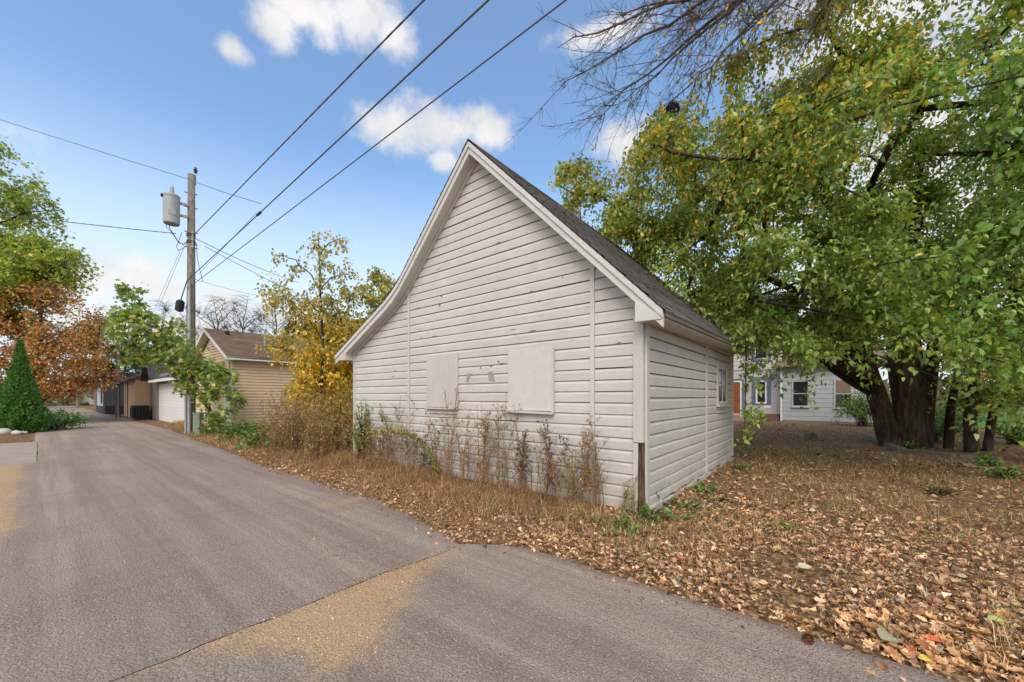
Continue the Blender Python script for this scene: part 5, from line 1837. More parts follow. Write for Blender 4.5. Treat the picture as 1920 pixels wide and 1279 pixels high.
b0 = at(235, 800, 45)
b0.z = 0
tree('dark evergreen tree behind the peach garage', b0, [(0, 0, 0), (0, 0, 3), (0, 0, 7)], [.25, .18, .05], [((.6, 0, 5.2), (4.0, 2.2, 2.6), 2)], 900, 12, .30, [(.012, .025, .011), (.017, .033, .013), (.025, .042, .017)], [2, 2, 1], limbs=12, seed=75, T=LANCE_T)
b0 = at(640, 800, 30)
b0.z = 0
tree('dark green orange tinged tree rising behind the yellow thicket', b0, [(0, 0, 0), (0, 0, 3), (0, 0, 6)], [.25, .18, .05], [((0, 0, 5.6), (4.6, 2.5, 2.6), 2)], 1000, 12, .24, [(.018, .03, .012), (.028, .04, .012), (.11, .065, .018), (.15, .09, .018)], [2, 1.6, 1, 1], limbs=12, seed=79)

# ------------------------------------------------------------------ bare limbs reaching in from the upper right
ov = thing('bare_tree', 'bare grey tree reaching its twiggy limbs over from the upper right corner', 'tree')
tb = Vector((12.2, 8.6, 0))
P2 = trunk_part(ov, [tb, tb + Vector((.1, 0, 4)), tb + Vector((.0, -.4, 8)), tb + Vector((-.6, -1.0, 12)), tb + Vector((-1.2, -1.4, 15))], [.34, .30, .26, .2, .12], material=GREYBARK, seed=90)
targets = [(1045, 90, 8.6), (1150, 35, 8.2), (1055, 155, 8.9), (1110, 235, 9.2), (1290, 165, 8.6), (1250, 60, 7.6), (1200, -60, 7.4), (1400, 60, 7.4), (1560, 0, 6.8), (1170, 190, 9.0)]
polys = []
for k, (u, v, y) in enumerate(targets):
    e = np.array(at(u, v, y))
    s = np.array(P2[int(len(P2) * (0.62 + 0.03 * k))])
    mid = at(u + (1560 - u) * 0.55, min(v - 20, 60) - 60, y - 0.4)
    po = bez(s[None], np.array(at(1700, -260, 7.4))[None], np.array(mid)[None], e[None], 22)
    po[0, 1:-1] += rng.normal(size=(20, 3)) * 0.05
    V, F = tubes_np(po, (0.085 * (1 - np.linspace(0, 1, 22)) ** 0.9 + 0.007)[None], 7)
    link('limb', np_mesh('limb', V, [F], smooth=True), GREYBARK, ov)
    polys.append(po[0])
st, en, rad_ = [], [], []
for po in polys:
    L_ = len(po)
    for q_ in range(34):
        t = 8 + (L_ - 9) * rng.random()
        i = int(t)
        p = po[i] + (po[min(i + 1, L_ - 1)] - po[i]) * (t - i)
        d = unit(po[min(i + 1, L_ - 1)] - po[i - 1])
        ln = rng.uniform(0.5, 1.5)
        e = p + (d * 0.65 + unit(rng.normal(size=3)) * 0.75 + np.array([-.1, 0, -.18])) * ln
        st.append(p)
        en.append(e)
st, en = np.array(st), np.array(en)
b1 = bez(st, st + (en - st) * .35 + rng.normal(size=st.shape) * .13, st + (en - st) * .7 + rng.normal(size=st.shape) * .08, en, 7)
V1, F1 = tubes_np(b1, np.linspace(.010, .0035, 7)[None].repeat(len(b1), 0), 4)
idx = rng.integers(0, len(b1), 4200)
tt = rng.integers(1, 6, 4200)
s2 = b1[idx, tt]
d2 = unit(b1[idx, tt + 1] - b1[idx, tt])
e2 = s2 + unit(d2 + rng.normal(size=s2.shape) * 0.7) * rng.uniform(.15, .5, (4200, 1))
b2 = bez(s2, s2 + (e2 - s2) * .4 + rng.normal(size=s2.shape) * .025, s2 + (e2 - s2) * .7 + rng.normal(size=s2.shape) * .025, e2, 4)
V2, F2 = tubes_np(b2, np.linspace(.0044, .0022, 4)[None].repeat(len(b2), 0), 3)
link('twig_growth', np_mesh('twig_growth', np.concatenate([V1, V2]), [np.concatenate([F1, F2 + len(V1)])]), GREYBARK, ov, 'stuff')
sel = rng.integers(0, len(b2), 330)
pl_ = b2[sel, 2]
ul = CX + F_PX * pl_[:, 0] / pl_[:, 1]
pl_ = pl_[(ul > 1230) | (rng.random(len(pl_)) < 0.1)]
n = len(pl_)
leaves_object('crown', pl_, rng.normal(size=(n, 3)) * .5 - [0, 0, .8], rng.normal(size=(n, 3)), rng.uniform(.06, .11, n), palette(n, [(.25, .16, .02), (.18, .16, .022), (.26, .125, .03), (.09, .11, .02)], [3, 2, 1.4, 1.4]), ov)
o = thing('nest', 'small dark bird nest in the bare branches above the leafy crown', 'nest', at(1262, 203, 8.6))
m = 90
a_ = unit(rng.normal(size=(m, 3))) * [.11, .11, .09]
tg = np.cross(unit(a_), rng.normal(size=(m, 3)))
tg = unit(tg) * .12
po = np.stack([a_ - tg, a_, a_ + tg], 1)
V, F = tubes_np(po, np.full((m, 3), .007), 3)
link('nest_twigs', np_mesh('nest_twigs', V, [F]), TWIG, o, 'stuff')

# ------------------------------------------------------------------ shrubs, lawn and rubble under the big tree
yard = [((1620, 800), 1.2, 2.2, 2400, 'dark leafy shrub between the wing windows and the split trunk'), ((1745, 830), .9, 1.3, 1400, 'green shrub at the right foot of the split trunk'),
        ((1800, 815), 1.3, 1.7, 2200, 'leafy shrub behind the slim trunks'), ((1905, 835), .6, .8, 700, 'low shrub at the right edge in front of the lawn'),
        ((1690, 790), 1.5, 2.0, 2200, 'bush seen behind the split trunk toward the lawn'), ((1800, 775), 2.0, 3.2, 2600, 'taller bush beyond the slim trunks')]
for (u, v), rad, hg, n_, lab in yard:
    shrub(lab, gp(u, v), rad, hg, n_, .10, [(.035, .065, .018), (.055, .095, .025), (.08, .12, .03), (.17, .17, .03)], [3, 3, 1.5, .6])
LAWN = flat('lawn_green', (0.085, 0.15, 0.03), rough=0.9, var=0.3, scale=3, bmp=0.4)
lp = [gp(u, v) for u, v in ((1660, 766), (2500, 762), (2500, 806), (1900, 808), (1740, 790))]
o = MB().poly([(p.x, p.y, 0.055) for p in lp], (0, 4, 3, 2, 1)).build('lawn', LAWN)
o['kind'] = 'structure'
OLDW = flat('grey_old_wood', (0.20, 0.16, 0.125), rough=0.9, var=0.3, scale=4, stretch=(1, 8, 8), bmp=0.5)
for lab, (u0, v0), (u1, v1), wd, th in (('weathered timber edging beam lying at the foot of the split trunk', (1624, 822), (1690, 850), .16, .14),
                                       ('second weathered timber running on past the slim trunks', (1700, 852), (1790, 862), .15, .12),
                                       ('short timber end lying beyond the slim trunks', (1800, 862), (1880, 868), .16, .10)):
    p, q_ = gp(u0, v0), gp(u1, v1)
    o = MB().bar((p.x, p.y, .09), (q_.x, q_.y, .08), wd, th).build('timber', OLDW)
    setp(o, lab, 'timber', 'garden edging timbers')
p, q_ = gp(1800, 878), gp(1892, 884)
pts = [Vector((p.x, p.y, .12)).lerp(Vector((q_.x, q_.y, .12)), i / 8) + Vector((0, 0, -.05 * math.sin(math.pi * i / 8))) for i in range(9)]
b = MB()
for i in range(8):
    d = (pts[i + 1] - pts[i])
    s = Vector((-d.y, d.x, 0)).normalized() * .13
    b.poly([pts[i] - s, pts[i] + s, pts[i + 1] + s, pts[i + 1] - s, pts[i] - s - Vector((0, 0, .03)), pts[i] + s - Vector((0, 0, .03)), pts[i + 1] + s - Vector((0, 0, .03)), pts[i + 1] - s - Vector((0, 0, .03))],
           (0, 3, 2, 1), (4, 5, 6, 7), (0, 4, 7, 3), (1, 2, 6, 5))
setp(b.build('board', flat('bleached_board', (0.36, 0.25, 0.15), rough=0.9, var=0.2)), 'bleached warped board lying on the leaves near the right edge', 'board')
p = gp(1520, 825)
o = MB().prism_y([(-.16, 0), (.16, 0), (.12, .22), (-.02, .27), (-.12, .22)], -.12, .12).build('stump', OLDW)
o.location = (p.x, p.y, 0)
setp(o, 'small grey stump in the yard before the house wing', 'stump')

# ------------------------------------------------------------------ far treeline closing the horizon
m = 9000
ang = rng.uniform(R(-75), R(80), m)
dist = rng.uniform(95, 150, m)
hh = np.array([3.5 + 3.0 * fnoise(a * 9, 2.2) + 1.6 * fnoise(a * 31, 5.2) for a in ang])
Pq = np.stack([dist * np.sin(ang), dist * np.cos(ang), np.maximum(.2, rng.random(m) * np.maximum(hh, 1.2) + .3)], -1)
leaves_object('distant_treeline', Pq, rng.normal(size=(m, 3)), rng.normal(size=(m, 3)), rng.uniform(1.0, 2.4, m), palette(m, [(.035, .045, .02), (.055, .06, .025), (.11, .07, .03), (.07, .055, .03)], [3, 2, 1, 1.5]), None)

# ================================================================== GRASS, WEEDS AND LITTER
def strip_pts(n, a0, a1, b0f, b1, power=1.0):
    a = a0 + (a1 - a0) * rng.random(n) ** power
    lo = np.array([b0f(x) for x in a])
    b = lo + (b1 - lo) * rng.random(n)
    x = a * D1.x + b * D2.x
    y = a * D1.y + b * D2.y
    return a, b, x, y


def ground_z(x, y):
    return np.array([gz(p, q) for p, q in zip(x, y)])


def blades(name, x, y, z, h, w, lean, cols, material=DRYLEAF, tipk=0.0):
    n = len(x)
    ph = rng.uniform(0, 2 * np.pi, n)
    la = rng.uniform(0, 2 * np.pi, n)
    dx, dy = np.cos(ph) * w, np.sin(ph) * w
    lx, ly = np.cos(la) * lean * h, np.sin(la) * lean * h
    V = np.empty((n, 5, 3))
    V[:, 0] = np.stack([x - dx, y - dy, z - .01], -1)
    V[:, 1] = np.stack([x + dx, y + dy, z - .01], -1)
    V[:, 2] = np.stack([x + dx * .8 + lx * .35, y + dy * .8 + ly * .35, z + h * .58], -1)
    V[:, 3] = np.stack([x - dx * .8 + lx * .35, y - dy * .8 + ly * .35, z + h * .58], -1)
    V[:, 4] = np.stack([x + lx, y + ly, z + h * (1 - .25 * lean)], -1)
    o = (np.arange(n) * 5)[:, None]
    F4 = np.array([[0, 1, 2, 3]]) + o
    F3 = np.array([[3, 2, 4]]) + o
    me = np_mesh(name, V.reshape(-1, 3), [F4, F3], np.repeat(cols, 5, 0))
    return link(name, me, material, None, 'stuff')


STRAW = [(.115, .068, .032), (.085, .045, .022), (.15, .10, .052), (.06, .034, .018), (.19, .14, .08), (.075, .068, .024)]
er_ = lambda a: edge_right(a) + 0.02
# dry grass along the garage and on down the alley
a, b, x, y = strip_pts(46000, 0.2, 12.0, er_, 4.87)
dens = np.array([fnoise(p * 1.3, q * 1.3, 4.4) for p, q in zip(x, y)])
k = (dens > -0.22) | (rng.random(len(a)) < .3)
k &= rng.random(len(a)) < np.clip((a - 0.2) / 2.2, 0.12, 1)
a, b, x, y, dens = a[k], b[k], x[k], y[k], dens[k]
inner = np.clip((b - np.array([er_(p) for p in a])) / 0.7, 0.25, 1)
h = (0.06 + 0.18 * rng.random(len(a)) ** 2 + 0.10 * np.clip(dens, 0, 1)) * inner * np.interp(a, [0, 2, 5, 9, 12], [.6, .8, 1.1, 1.6, 1.8])
blades('dry_grass', x, y, ground_z(x, y), h, rng.uniform(.0016, .0036, len(a)), rng.uniform(.2, 1.3, len(a)), palette(len(a), STRAW, [3, 2.4, 2, 1.5, 1, .6]))
a, b, x, y = strip_pts(16000, 12.0, 27.0, er_, 5.1)
h = (0.10 + 0.35 * rng.random(len(a)) ** 2) * np.clip((b - np.array([er_(p) for p in a])) / 0.6, 0.3, 1)
blades('roadside_grass', x, y, ground_z(x, y), h, rng.uniform(.003, .007, len(a)), rng.uniform(.2, 1.0, len(a)),
       palette(len(a), STRAW + [(.06, .075, .02)], [3, 2, 3, 1, 2, 1, 1.5]))
# yard: thin dry grass among the leaves
n = 60000
a = rng.uniform(-9, 2.2, n)
b = 3.3 + 11 * rng.random(n) ** 1.5
x, y = a * D1.x + b * D2.x, a * D1.y + b * D2.y
dens = np.array([fnoise(p * .8, q * .8, 1.4) for p, q in zip(x, y)])
k = (dens > -0.05) & (b > np.array([er_(p) for p in a]) + 0.15)
a, b, x, y = a[k], b[k], x[k], y[k]
blades('yard_grass', x, y, ground_z(x, y), rng.uniform(.03, .19, len(a)), rng.uniform(.0013, .0028, len(a)), rng.uniform(.3, 1.5, len(a)),
       palette(len(a), STRAW + [(.06, .08, .02)], [2, 1.5, 3, 1, 2.2, 1, 1.3]))
# short lawn
n = 9000
uu, vv = rng.uniform(1680, 2050, n), rng.uniform(768, 806, n)
y = F_PX * H / (vv - HV)
x = (uu - CX) / F_PX * y
blades('lawn_grass', x, y, np.full(n, .05), rng.uniform(.05, .12, n), rng.uniform(.006, .014, n), rng.uniform(.1, .8, n), palette(n, [(.05, .10, .018), (.065, .12, .022), (.08, .10, .02)], [2, 2, 1]), material=LEAF)

# ---- fallen leaves: the litter as one mass, the 200 that show largest each by themselves
FALLEN = [(.22, .13, .062), (.175, .095, .043), (.12, .064, .03), (.265, .17, .09), (.075, .042, .023), (.30, .215, .13), (.20, .14, .06), (.16, .14, .09), (.18, .06, .028)]
FW = [2.4, 3, 2.8, 1.7, 2.2, .5, .6, .7, .12]


def litter(n, a0, a1, bfun, size, keep=None, curl=1.0):
    a = rng.uniform(a0, a1, n)
    b = bfun(a)
    x, y = a * D1.x + b * D2.x, a * D1.y + b * D2.y
    if keep is not None:
        k = keep(a, b, x, y)
        a, b, x, y = a[k], b[k], x[k], y[k]
    n = len(a)
    P = np.stack([x, y, ground_z(x, y) + rng.uniform(.004, .030, n)], -1)
    ph = rng.uniform(0, 2 * np.pi, n)
    D = np.stack([np.cos(ph), np.sin(ph), rng.normal(size=n) * .28], -1)
    tl = np.where(rng.random(n) < .45, .95, .35)
    N = np.stack([rng.normal(size=n) * tl, rng.normal(size=n) * tl, np.ones(n)], -1)
    P[:, 2] += np.where(tl > .5, .008, 0)
    return P, D, N, size * (.4 + 1.0 * rng.random(n) ** 1.6), rng.normal(size=n) * curl


ledge = lambda a: np.array([edge_right(q) for q in a])
not_in = lambda a, b, x, y: ~((a > 1.80) & (a < 9.0) & (b > 4.9) & (b < 10.7))
drift = lambda x, y, f: np.array([fnoise(p * f, q * f, 6.6) + .45 * fnoise(p * f * 3, q * f * 3, 2.6) for p, q in zip(x, y)]) + rng.normal(size=len(x)) * .3 > -.30
sets = [litter(60000, -5.5, 2.6, lambda a: ledge(a) + 0.02 + 3.3 * rng.random(len(a)) ** 1.25, .048, lambda a, b, x, y: not_in(a, b, x, y) & drift(x, y, 1.1)),
        litter(15000, -10, 3.2, lambda a: ledge(a) + 2.2 + 7.5 * rng.random(len(a)), .068, not_in),
        litter(5200, 2.2, 9.5, lambda a: ledge(a) + 0.02 + 0.95 * rng.random(len(a)) ** 1.3, .044, not_in),
        litter(2600, -5, 9.5, lambda a: ledge(a) - 0.30 * rng.random(len(a)) ** 2.6, .045, lambda a, b, x, y: rng.random(len(a)) < .8),
        litter(5000, -14, 4, lambda a: ledge(a) + 9 + 14 * rng.random(len(a)), .085, None),
        litter(1500, 9.5, 20, lambda a: ledge(a) + 0.02 + 0.8 * rng.random(len(a)), .07, None)]
P, D, N, sz, cu = [np.concatenate(q) for q in zip(*sets)]
col = palette(len(P), FALLEN, FW, .3)
col = col * .78 + col.mean(1, keepdims=True) * .22 * np.array([1.08, 1.0, .9])
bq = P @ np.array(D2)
shade_zone = np.clip((bq - 6) / 5, 0, 1)          # tree shade put into the leaf colour, darker back in the yard
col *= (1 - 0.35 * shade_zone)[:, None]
u_ = CX + F_PX * P[:, 0] / np.maximum(P[:, 1], .4)
v_ = HV + F_PX * (H - P[:, 2]) / np.maximum(P[:, 1], .4)
sc = np.where((u_ > 20) & (u_ < 1900) & (v_ < 1265) & (P[:, 1] > .5), sz / P[:, 1], 0)
order = np.argsort(-sc)[:200]
big = np.zeros(len(P), bool)
big[order] = True
rest = np.where(~big)[0]
kind_ = rng.random(len(rest))
LT = [(MAPLE_T, rest[kind_ < .30], 1.1, (.4, .85)), (LANCE_T, rest[(kind_ >= .30) & (kind_ < .62)], 1.2, (.7, 1.9)), (LEAF_T, rest[kind_ >= .62], .95, (.6, 1.1))]
Vs, F4s, F3s, Cs, o_ = [], [], [], [], 0
for T_, ix, f_, wr in LT:
    Vq = leaf_arrays(P[ix], D[ix], N[ix], sz[ix] * f_ * .90, T_, cu[ix] * 1.3, rng.uniform(*wr, len(ix)))
    fc = leaf_faces(len(ix), T_)
    F4s.append(fc[0] + o_)
    if len(fc) > 1:
        F3s.append(fc[1] + o_)
    Vs.append(Vq)
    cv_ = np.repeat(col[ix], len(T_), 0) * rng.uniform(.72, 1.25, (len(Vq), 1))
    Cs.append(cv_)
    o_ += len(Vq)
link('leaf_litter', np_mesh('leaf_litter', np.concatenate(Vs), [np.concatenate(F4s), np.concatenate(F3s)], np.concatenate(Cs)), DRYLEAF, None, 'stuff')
DRY = []
LOBE = np.array([(0, -.15, 0), (0, 0, 0), (.22, .02, 0), (.46, .10, 0), (.30, .30, 0), (.52, .52, 0), (.27, .58, 0), (.30, .82, 0), (.10, .80, 0), (0, 1.08, 0),
                 (-.10, .80, 0), (-.30, .82, 0), (-.27, .58, 0), (-.52, .52, 0), (-.30, .30, 0), (-.46, .10, 0), (-.22, .02, 0), (0, .3, 0), (0, .6, 0)], float)
LO_F4 = np.array([[1, 2, 4, 17], [17, 4, 6, 18], [18, 6, 8, 9], [17, 14, 16, 1], [18, 12, 14, 17], [9, 10, 12, 18]])
LO_F3 = np.array([[2, 3, 4], [4, 5, 6], [6, 7, 8], [16, 14, 15], [14, 12, 13], [12, 10, 11], [0, 2, 1], [0, 1, 16]])
for i, c in enumerate([(.22, .13, .062), (.17, .092, .042), (.13, .068, .032), (.27, .175, .095), (.20, .115, .055), (.24, .15, .075), (.29, .20, .12), (.15, .085, .045)]):
    T = LOBE.copy()
    T[:, 0] *= (.9, .6, .75, 1.0, .55, .8, .7, 1.0)[i]
    T[:, 2] = [.16 * fnoise(x_ * 3.3 + i * 7, y_ * 3.3, i * 1.7) for x_, y_, _z in T]
    cv = (0.9, -0.8, 1.3, 0.5, -1.1, 1.6, .7, -.5)[i]
    T[:, 2] += cv * (np.abs(T[:, 0]) * .8 + (T[:, 1] - .45) ** 2)
    cc = np.tile(np.array(c), (len(T), 1)) * rng.uniform(.75, 1.2, (len(T), 1))
    cc[[1, 17, 18]] *= 0.75
    me = np_mesh('fallen_leaf', T, [LO_F4, LO_F3], cc)
    me.materials.append(DRYLEAF)
    DRY.append(me)


def put_leaf(me, p, d, n, s, label, group=None, name='fallen_leaf', cat='leaf'):
    d = Vector(d).normalized()
    n = Vector(n)
    n = (n - d * n.dot(d)).normalized()
    o = bpy.data.objects.new(name, me)
    M = Matrix((d.cross(n), d, n)).transposed().to_4x4() @ Matrix.Scale(float(s), 4)
    M.translation = Vector(p)
    o.matrix_world = M
    COL.objects.link(o)
    return setp(o, label, cat, group)


for j in order:
    put_leaf(DRY[int(rng.integers(8))], P[j] + [0, 0, .006], D[j], N[j], sz[j] * 1.05, 'dry brown fallen leaf lying in the litter along the asphalt edge', 'dry fallen leaves along the asphalt edge')


def special(u, v, size, c, label, rot, curl=.3, T0=OVATE, tilt=0.2, z=0.02):
    p = gp(u, v)
    T = T0.copy()
    T[:, 2] += curl * (np.abs(T[:, 0]) * .9 + (T[:, 1] - .45) ** 2)
    cc = np.tile(np.array(c), (len(T), 1))
    cc[[1, 13, 14]] *= 1.25
    me = np_mesh('fallen_leaf', T, [OV_F4, OV_F3], cc, smooth=True)
    me.materials.append(DRYLEAF)
    put_leaf(me, (p.x, p.y, gz(p.x, p.y) + z), (math.cos(rot), math.sin(rot), tilt * .3), (.1, -tilt, 1), size, label)


special(1655, 1212, .155, (.10, .095, .06), 'large greyish green fallen leaf at the edge of the asphalt', 0.25, .35, z=.045)
special(1705, 1228, .075, (.19, .04, .018), 'red fallen leaf just behind the large greyish green one', 0.9, .4, z=.04)
special(1760, 1225, .085, (.22, .05, .02), 'brighter red fallen leaf right of the large greyish green one', 2.2, .4, z=.04)
special(1725, 1240, .07, (.2, .18, .03), 'small yellow fallen leaf in front of the red ones', -.3, .2, z=.04)
special(1500, 1082, .11, (.16, .155, .10), 'pale olive curled leaf lying high on the brown litter', 0.1, .3, z=.05)
special(1455, 1042, .07, (.16, .18, .025), 'yellow green fresh leaf in the thin grass of the yard', 0.4, .2, z=.04)
special(1122, 1088, .075, (.12, .05, .025), 'single curled reddish brown leaf alone on the asphalt', 1.2, .8, z=.02)
special(585, 1013, .045, (.27, .2, .045), 'tiny yellow leaf alone in the middle of the alley', 0.2, .2, z=.03)
special(1880, 1190, .09, (.12, .16, .045), 'green leaf among brown ones near the bottom right corner', 2.5, .3, z=.05)

# pine cone lying on the asphalt
p = gp(1516, 1206)
pc = thing('pine_cone', 'small brown pine cone lying on the asphalt near the leaves', 'pine cone', (p.x, p.y, .028))
CONEM = flat('cone_brown', (.17, .075, .035), rough=0.8, var=.3, scale=30)
MB().tube([(-.035, 0, 0), (0, 0, 0), (.04, 0, 0)], [.008, .018, .004], 8).build('core', CONEM, pc)
for i in range(42):
    t = i / 42
    ang = i * 2.4
    r = .026 * math.sin(math.pi * (0.15 + .8 * t)) + .004
    c = Vector((-.036 + .075 * t, r * math.cos(ang), r * math.sin(ang)))
    o_ = Vector((0, math.cos(ang), math.sin(ang)))
    t_ = Vector((0, -math.sin(ang), math.cos(ang))) * .008
    b = MB().poly([c * .6 + Vector((c.x * .4, 0, 0)) - t_ * .6, c * .6 + Vector((c.x * .4, 0, 0)) + t_ * .6, c + t_ + Vector((-.006, 0, 0)), c + o_ * .004 + Vector((-.010, 0, 0)), c - t_ + Vector((-.006, 0, 0))], (0, 1, 2, 3, 4), (4, 3, 2, 1, 0))
    b.build('scale', CONEM, pc)
pc.rotation_euler = (0, 0, .6)


# ---- tall dry weeds against the garage, each a plant of its own
def weed(label, p, hgt, nst, cols, wts, leaf=.035, nleaf=260, spread=.12, lean=.12, group=None, stemc=(.10, .062, .033), side=7, fluffy=0.0, name='weed'):
    t = thing(name, label, 'weed', group=group)
    p = Vector(p)
    z0 = gz(p.x, p.y) - .01
    k = 9
    st = np.array([p.x, p.y, z0]) + np.concatenate([rng.normal(size=(nst, 2)) * spread * .5, np.zeros((nst, 1))], 1)
    hh = hgt * rng.uniform(.6, 1.0, (nst, 1))
    hh[0] = hgt
    off = np.concatenate([rng.normal(size=(nst, 2)) * lean * hh, hh], 1)
    e = st + off
    po = bez(st, st + off * [[.1, .1, .35]] + rng.normal(size=st.shape) * .02, st + off * [[.45, .45, .7]] + rng.normal(size=st.shape) * .03, e, k)
    V1, F1 = tubes_np(po, np.linspace(.0062, .0022, k)[None].repeat(nst, 0), 4)
    m = nst * side
    i = np.repeat(np.arange(nst), side)
    q = rng.integers(2, k - 1, m)
    s = po[i, q]
    ln = hh[i, 0] * rng.uniform(.10, .26, m) * (1.15 - q / k * .55)
    an = rng.uniform(0, 2 * np.pi, m)
    d = np.stack([np.cos(an) * .7, np.sin(an) * .7, np.full(m, .75)], -1) * ln[:, None]
    sp = bez(s, s + d * .4, s + d * .75 + [0, 0, .01], s + d, 5)
    V2, F2 = tubes_np(sp, np.linspace(.0032, .0013, 5)[None].repeat(m, 0), 3)
    Vs = np.concatenate([V1, V2])
    cs = np.tile(np.array(stemc), (len(Vs), 1))
    link('stem', np_mesh('stem', Vs, [np.concatenate([F1, F2 + len(V1)])], cs), DRYLEAF, t, 'stuff')
    allp = np.concatenate([sp[:, [0, 1, 2, 3, 4]].reshape(-1, 3), np.repeat(po[:, 2:].reshape(-1, 3), 2, 0)])
    P_ = allp[rng.integers(0, len(allp), nleaf)] + rng.normal(size=(nleaf, 3)) * (.012 + fluffy)
    D_ = rng.normal(size=(nleaf, 3)) + [0, 0, -.35]
    leaves_object('foliage', P_, D_, rng.normal(size=(nleaf, 3)), leaf * rng.uniform(.4, 1.3, nleaf), palette(nleaf, cols, wts, .3), t, T=LANCE_T, material=DRYLEAF, curl=rng.normal(size=nleaf) * .5)
    return t


BR = [(.12, .062, .03), (.08, .042, .024), (.16, .10, .045), (.055, .05, .02), (.095, .085, .03)]
OL = [(.075, .07, .026), (.11, .09, .033), (.055, .06, .02), (.13, .085, .04)]
DK = [(.022, .02, .017), (.042, .03, .02), (.035, .037, .016), (.08, .045, .026)]
WG = 'dry weeds standing against the garage front'
W_ = [  # u, v of the base, height, stems, palette, leaf count, label
    (690, 900, 1.15, 6, OL, 420, 'olive weed at the far end of the wall, beside the corner board'),
    (722, 905, 1.05, 5, DK, 420, 'dark leafy weed in the gap left of the batten, nearest the far corner'),
    (742, 908, 1.22, 4, OL, 460, 'tall bushy weed just left of the long batten'),
    (763, 912, 1.22, 2, OL, 420, 'feathery upright weed directly in front of the long batten'),
    (800, 918, .80, 4, DK, 300, 'sparse dark weed just right of the long batten'),
    (838, 926, 1.35, 4, BR, 420, 'reddish brown weed standing under the smaller window board'),
    (868, 932, 1.0, 3, BR, 260, 'thin brown weed right of the smaller window board'),
    (905, 940, 1.12, 6, BR, 620, 'densest brown weed clump between the two window boards'),
    (938, 944, 1.22, 3, BR, 300, 'tall brown weed left of the larger window board'),
    (978, 950, .98, 4, DK, 420, 'dark weed with black leaves under the larger window board'),
    (1018, 958, .82, 3, BR, 220, 'short brown weed under the right edge of the larger board'),
    (1040, 962, .92, 2, DK, 330, 'single dark stalk right of the larger window board'),
    (1082, 968, .80, 7, OL, 300, 'pale wiry weed clump left of the near batten'),
    (1106, 972, 1.0, 3, BR, 420, 'tall stalk with a brown head in front of the near batten'),
    (1180, 985, .42, 4, OL, 120, 'short wispy weed at the near corner board'),
]
for (u, v, hg, ns, pal, nl, lab) in W_:
    q = on_b(u, HV, 4.66 + 0.10 * rng.random())
    weed(lab, (q.x, q.y, 0), hg * 1.3, ns + 2, pal, [3, 2, 2, 1.4, 1][:len(pal)], nleaf=int(nl * 1.6), leaf=.042 if pal is DK else .036, side=13, group=WG)
for k in range(22):
    a = 2.3 + 6.4 * (k + rng.random()) / 22
    q = AB(a, 4.52 + .3 * rng.random())
    weed('thin dead weed in the tangle along the garage front', q, rng.uniform(.55, 1.15), 5, BR + OL[:2], [2.4, 2, 1.6, 1.4, 1.4, 1.5, 1], nleaf=150, leaf=.03, spread=.32, lean=.30, group='thin dead weeds tangled along the garage front', side=9)
# arching goldenrod
t = thing('weed', 'arching yellow green weed bowed over to the left in front of the garage', 'weed')
q0, q1, q2, q3 = [np.array(on_b(u, v, 4.5))[None] for u, v in ((820, 905), (812, 820), (775, 800), (695, 812))]
q0[0, 2] = 0
po = bez(q0, q1, q2, q3, 20)
V, F = tubes_np(po, np.linspace(.009, .003, 20)[None], 5)
link('stem', np_mesh('stem', V, [F], np.tile((.12, .13, .04), (len(V), 1))), DRYLEAF, t)
m = 700
P_ = po[0, rng.integers(1, 20, m)] + rng.normal(size=(m, 3)) * .018
leaves_object('foliage', P_, rng.normal(size=(m, 3)) + [0, 0, -.4], rng.normal(size=(m, 3)), rng.uniform(.03, .075, m), palette(m, [(.06, .062, .014), (.085, .072, .018), (.048, .055, .014)], [2, 1.5, 1.5]), t, T=LANCE_T, material=DRYLEAF)
P_ = np.concatenate([po[0, 14:]] * 40) + rng.normal(size=(240, 3)) * [.07, .05, .05]
leaves_object('flower_head', P_, rng.normal(size=(240, 3)), rng.normal(size=(240, 3)), rng.uniform(.03, .06, 240), palette(240, [(.16, .12, .04), (.13, .09, .038)], [1, 1]), t, T=LANCE_T, material=DRYLEAF)

# thicket of tall brown weeds past the far corner of the white garage
BG = 'tall brown weeds past the far corner of the garage'
for k in range(38):
    a = 9.05 + 3.6 * rng.random()
    b = 3.95 + 1.6 * rng.random()
    q = AB(a, b)
    weed('tall brown weed in the thicket past the far garage corner', q, rng.uniform(.9, 1.95), 8, BR + [(.07, .085, .022)], [2.4, 2, 1.6, 1.6, 1.6, 1.8], nleaf=520, leaf=.052, spread=.28, lean=.16, group=BG, side=8, fluffy=.01)
VINE = [(.045, .08, .016), (.07, .095, .02), (.10, .10, .02)]
shrub('green climbing weed rising along the far corner board', on_b(680, HV, 4.72), .35, 1.55, 420, .07, VINE, [2, 2, 1], name='weed', cat='weed', stems=5)
for (u, v), rad, hg, n_, lab in (((455, 806), .85, .75, 900, 'leafy green weed patch in front of the tan garage, nearest the pole'), ((505, 812), .8, .65, 900, 'green weed patch below the tan garage wall, in the middle'),
                                 ((545, 815), .7, .6, 700, 'green weed patch below the yellow sapling'), ((408, 818), .6, .5, 600, 'green weeds at the foot of the leaning maple'),
                                 ((625, 800), .9, 1.3, 1100, 'yellow green bush at the foot of the golden thicket'), ((640, 755), .8, 1.6, 900, 'olive bush between the thicket and the white garage')):
    q = on_b(u, HV, 4.45 if v > 803 else 5.3)
    shrub(lab, (q.x, q.y, 0), rad, hg, n_, .10, GW_ if hg < 1 else [(.16, .13, .02), (.09, .095, .018), (.19, .11, .02)], [2, 2, 1.5, 1][:4 if hg < 1 else 3], name='weed' if hg < 1 else 'bush', cat='weed' if hg < 1 else 'bush')
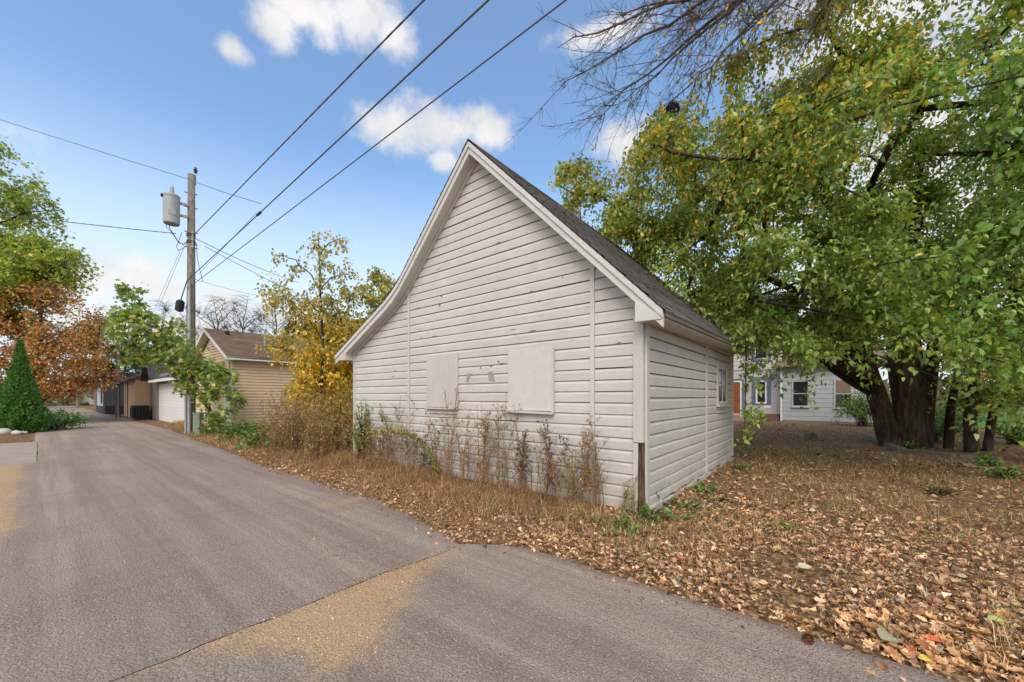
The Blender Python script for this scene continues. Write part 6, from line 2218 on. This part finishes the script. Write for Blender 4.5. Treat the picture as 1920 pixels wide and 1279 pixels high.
# small green plants in the yard
for (u, v), rad, hg, n_, lf, lab in (((1318, 928), .20, .15, 70, .085, 'broad leaved green plant beside the garage side wall'), ((1222, 985), .20, .20, 90, .075, 'bright green weed at the rotten garage corner'),
                                     ((1226, 955), .06, .34, 26, .07, 'upright green sprig against the rotten corner post'), ((1165, 995), .22, .12, 90, .055, 'low green weed under the near end of the garage front'),
                                     ((1105, 985), .25, .10, 80, .05, 'low dark green weed in front of the near batten'), ((1390, 884), .25, .10, 60, .06, 'small green weed at the back corner of the garage'),
                                     ((1265, 985), .25, .12, 80, .045, 'pale green weed patch in front of the side wall'), ((1470, 1000), .14, .10, 30, .05, 'tiny green weed alone in the yard leaves'),
                                     ((1760, 930), .22, .16, 60, .06, 'small yellow green weed in the yard near the slim trunks'), ((1890, 900), .35, .25, 120, .07, 'green weed by the timbers at the right edge'),
                                     ((1180, 1010), .3, .12, 110, .05, 'green weed patch on the litter before the near garage corner'), ((1280, 960), .3, .14, 120, .055, 'spreading green weed against the side wall near the corner'),
                                     ((1345, 945), .2, .1, 60, .05, 'little green weed right of the broad leaved plant'), ((1850, 880), .3, .3, 110, .08, 'yellow green weed by the warped board'),
                                     ((1700, 845), .3, .3, 90, .08, 'pale green sprout at the foot of the split trunk'), ((1415, 800), .5, .3, 140, .09, 'yellow green weed in the yard behind the garage')):
    shrub(lab, gp(u, v), rad, hg, n_, lf, [(.04, .095, .016), (.055, .11, .02), (.075, .11, .025)], [2, 2, 1], name='weed', cat='weed', stems=4)
for u, v, n_, lab in ((600, 1137, 34, 'tuft of green weed in the asphalt seam by the sand'), (455, 1195, 16, 'smaller green tuft further down the asphalt seam'), (425, 1212, 10, 'smallest green tuft low in the asphalt seam')):
    shrub(lab, gp(u, v), .045, .03, n_, .028, [(.04, .09, .024), (.06, .12, .035)], [1, 1], name='weed', cat='weed', stems=2)
# grass in the seams
q = np.linspace(0.2, 2.7, 420)
sx = np.array([seam(t) for t in q]) + rng.normal(size=420) * .012
x, y = sx * D1.x + q * D2.x, sx * D1.y + q * D2.y
blades('seam_grass', x, y, np.full(420, .0), rng.uniform(.006, .025, 420), rng.uniform(.001, .002, 420), rng.uniform(.3, 1.5, 420), palette(420, [(.10, .09, .03), (.07, .075, .02), (.15, .10, .045)], [1, 1, 1]))
# pebbles and grit in the sand
m = 2600
aa = 2.1 + .95 * rng.random(m)
bb_ = .45 + 2.3 * rng.random(m)
ins = np.array([poly_sd(p, q, SAND_POLY) for p, q in zip(aa, bb_)])
k = (ins > -.06) | (rng.random(m) < .06)
aa, bb_ = aa[k], bb_[k]
m = len(aa)
c = np.stack([aa * D1.x + bb_ * D2.x, aa * D1.y + bb_ * D2.y, np.full(m, .016)], -1)
r = rng.uniform(.0022, .0060, (m, 1, 1)) * np.where(rng.random((m, 1, 1)) < .06, 1.8, 1)
octa = np.array([(1, 0, 0), (0, 1, 0), (-1, 0, 0), (0, -1, 0), (0, 0, .8), (0, 0, -.8)])
V = c[:, None] + octa[None] * r * rng.uniform(.7, 1.3, (m, 6, 1))
F = np.array([[0, 1, 4], [1, 2, 4], [2, 3, 4], [3, 0, 4], [1, 0, 5], [2, 1, 5], [3, 2, 5], [0, 3, 5]])[None] + (np.arange(m) * 6)[:, None, None]
link('gravel', np_mesh('gravel', V.reshape(-1, 3), [F.reshape(-1, 3)], np.repeat(palette(m, [(.22, .15, .09), (.16, .11, .065), (.09, .075, .065), (.27, .22, .17)], [3, 2, 1.5, 1]), 6, 0)), DRYLEAF, None, 'stuff')
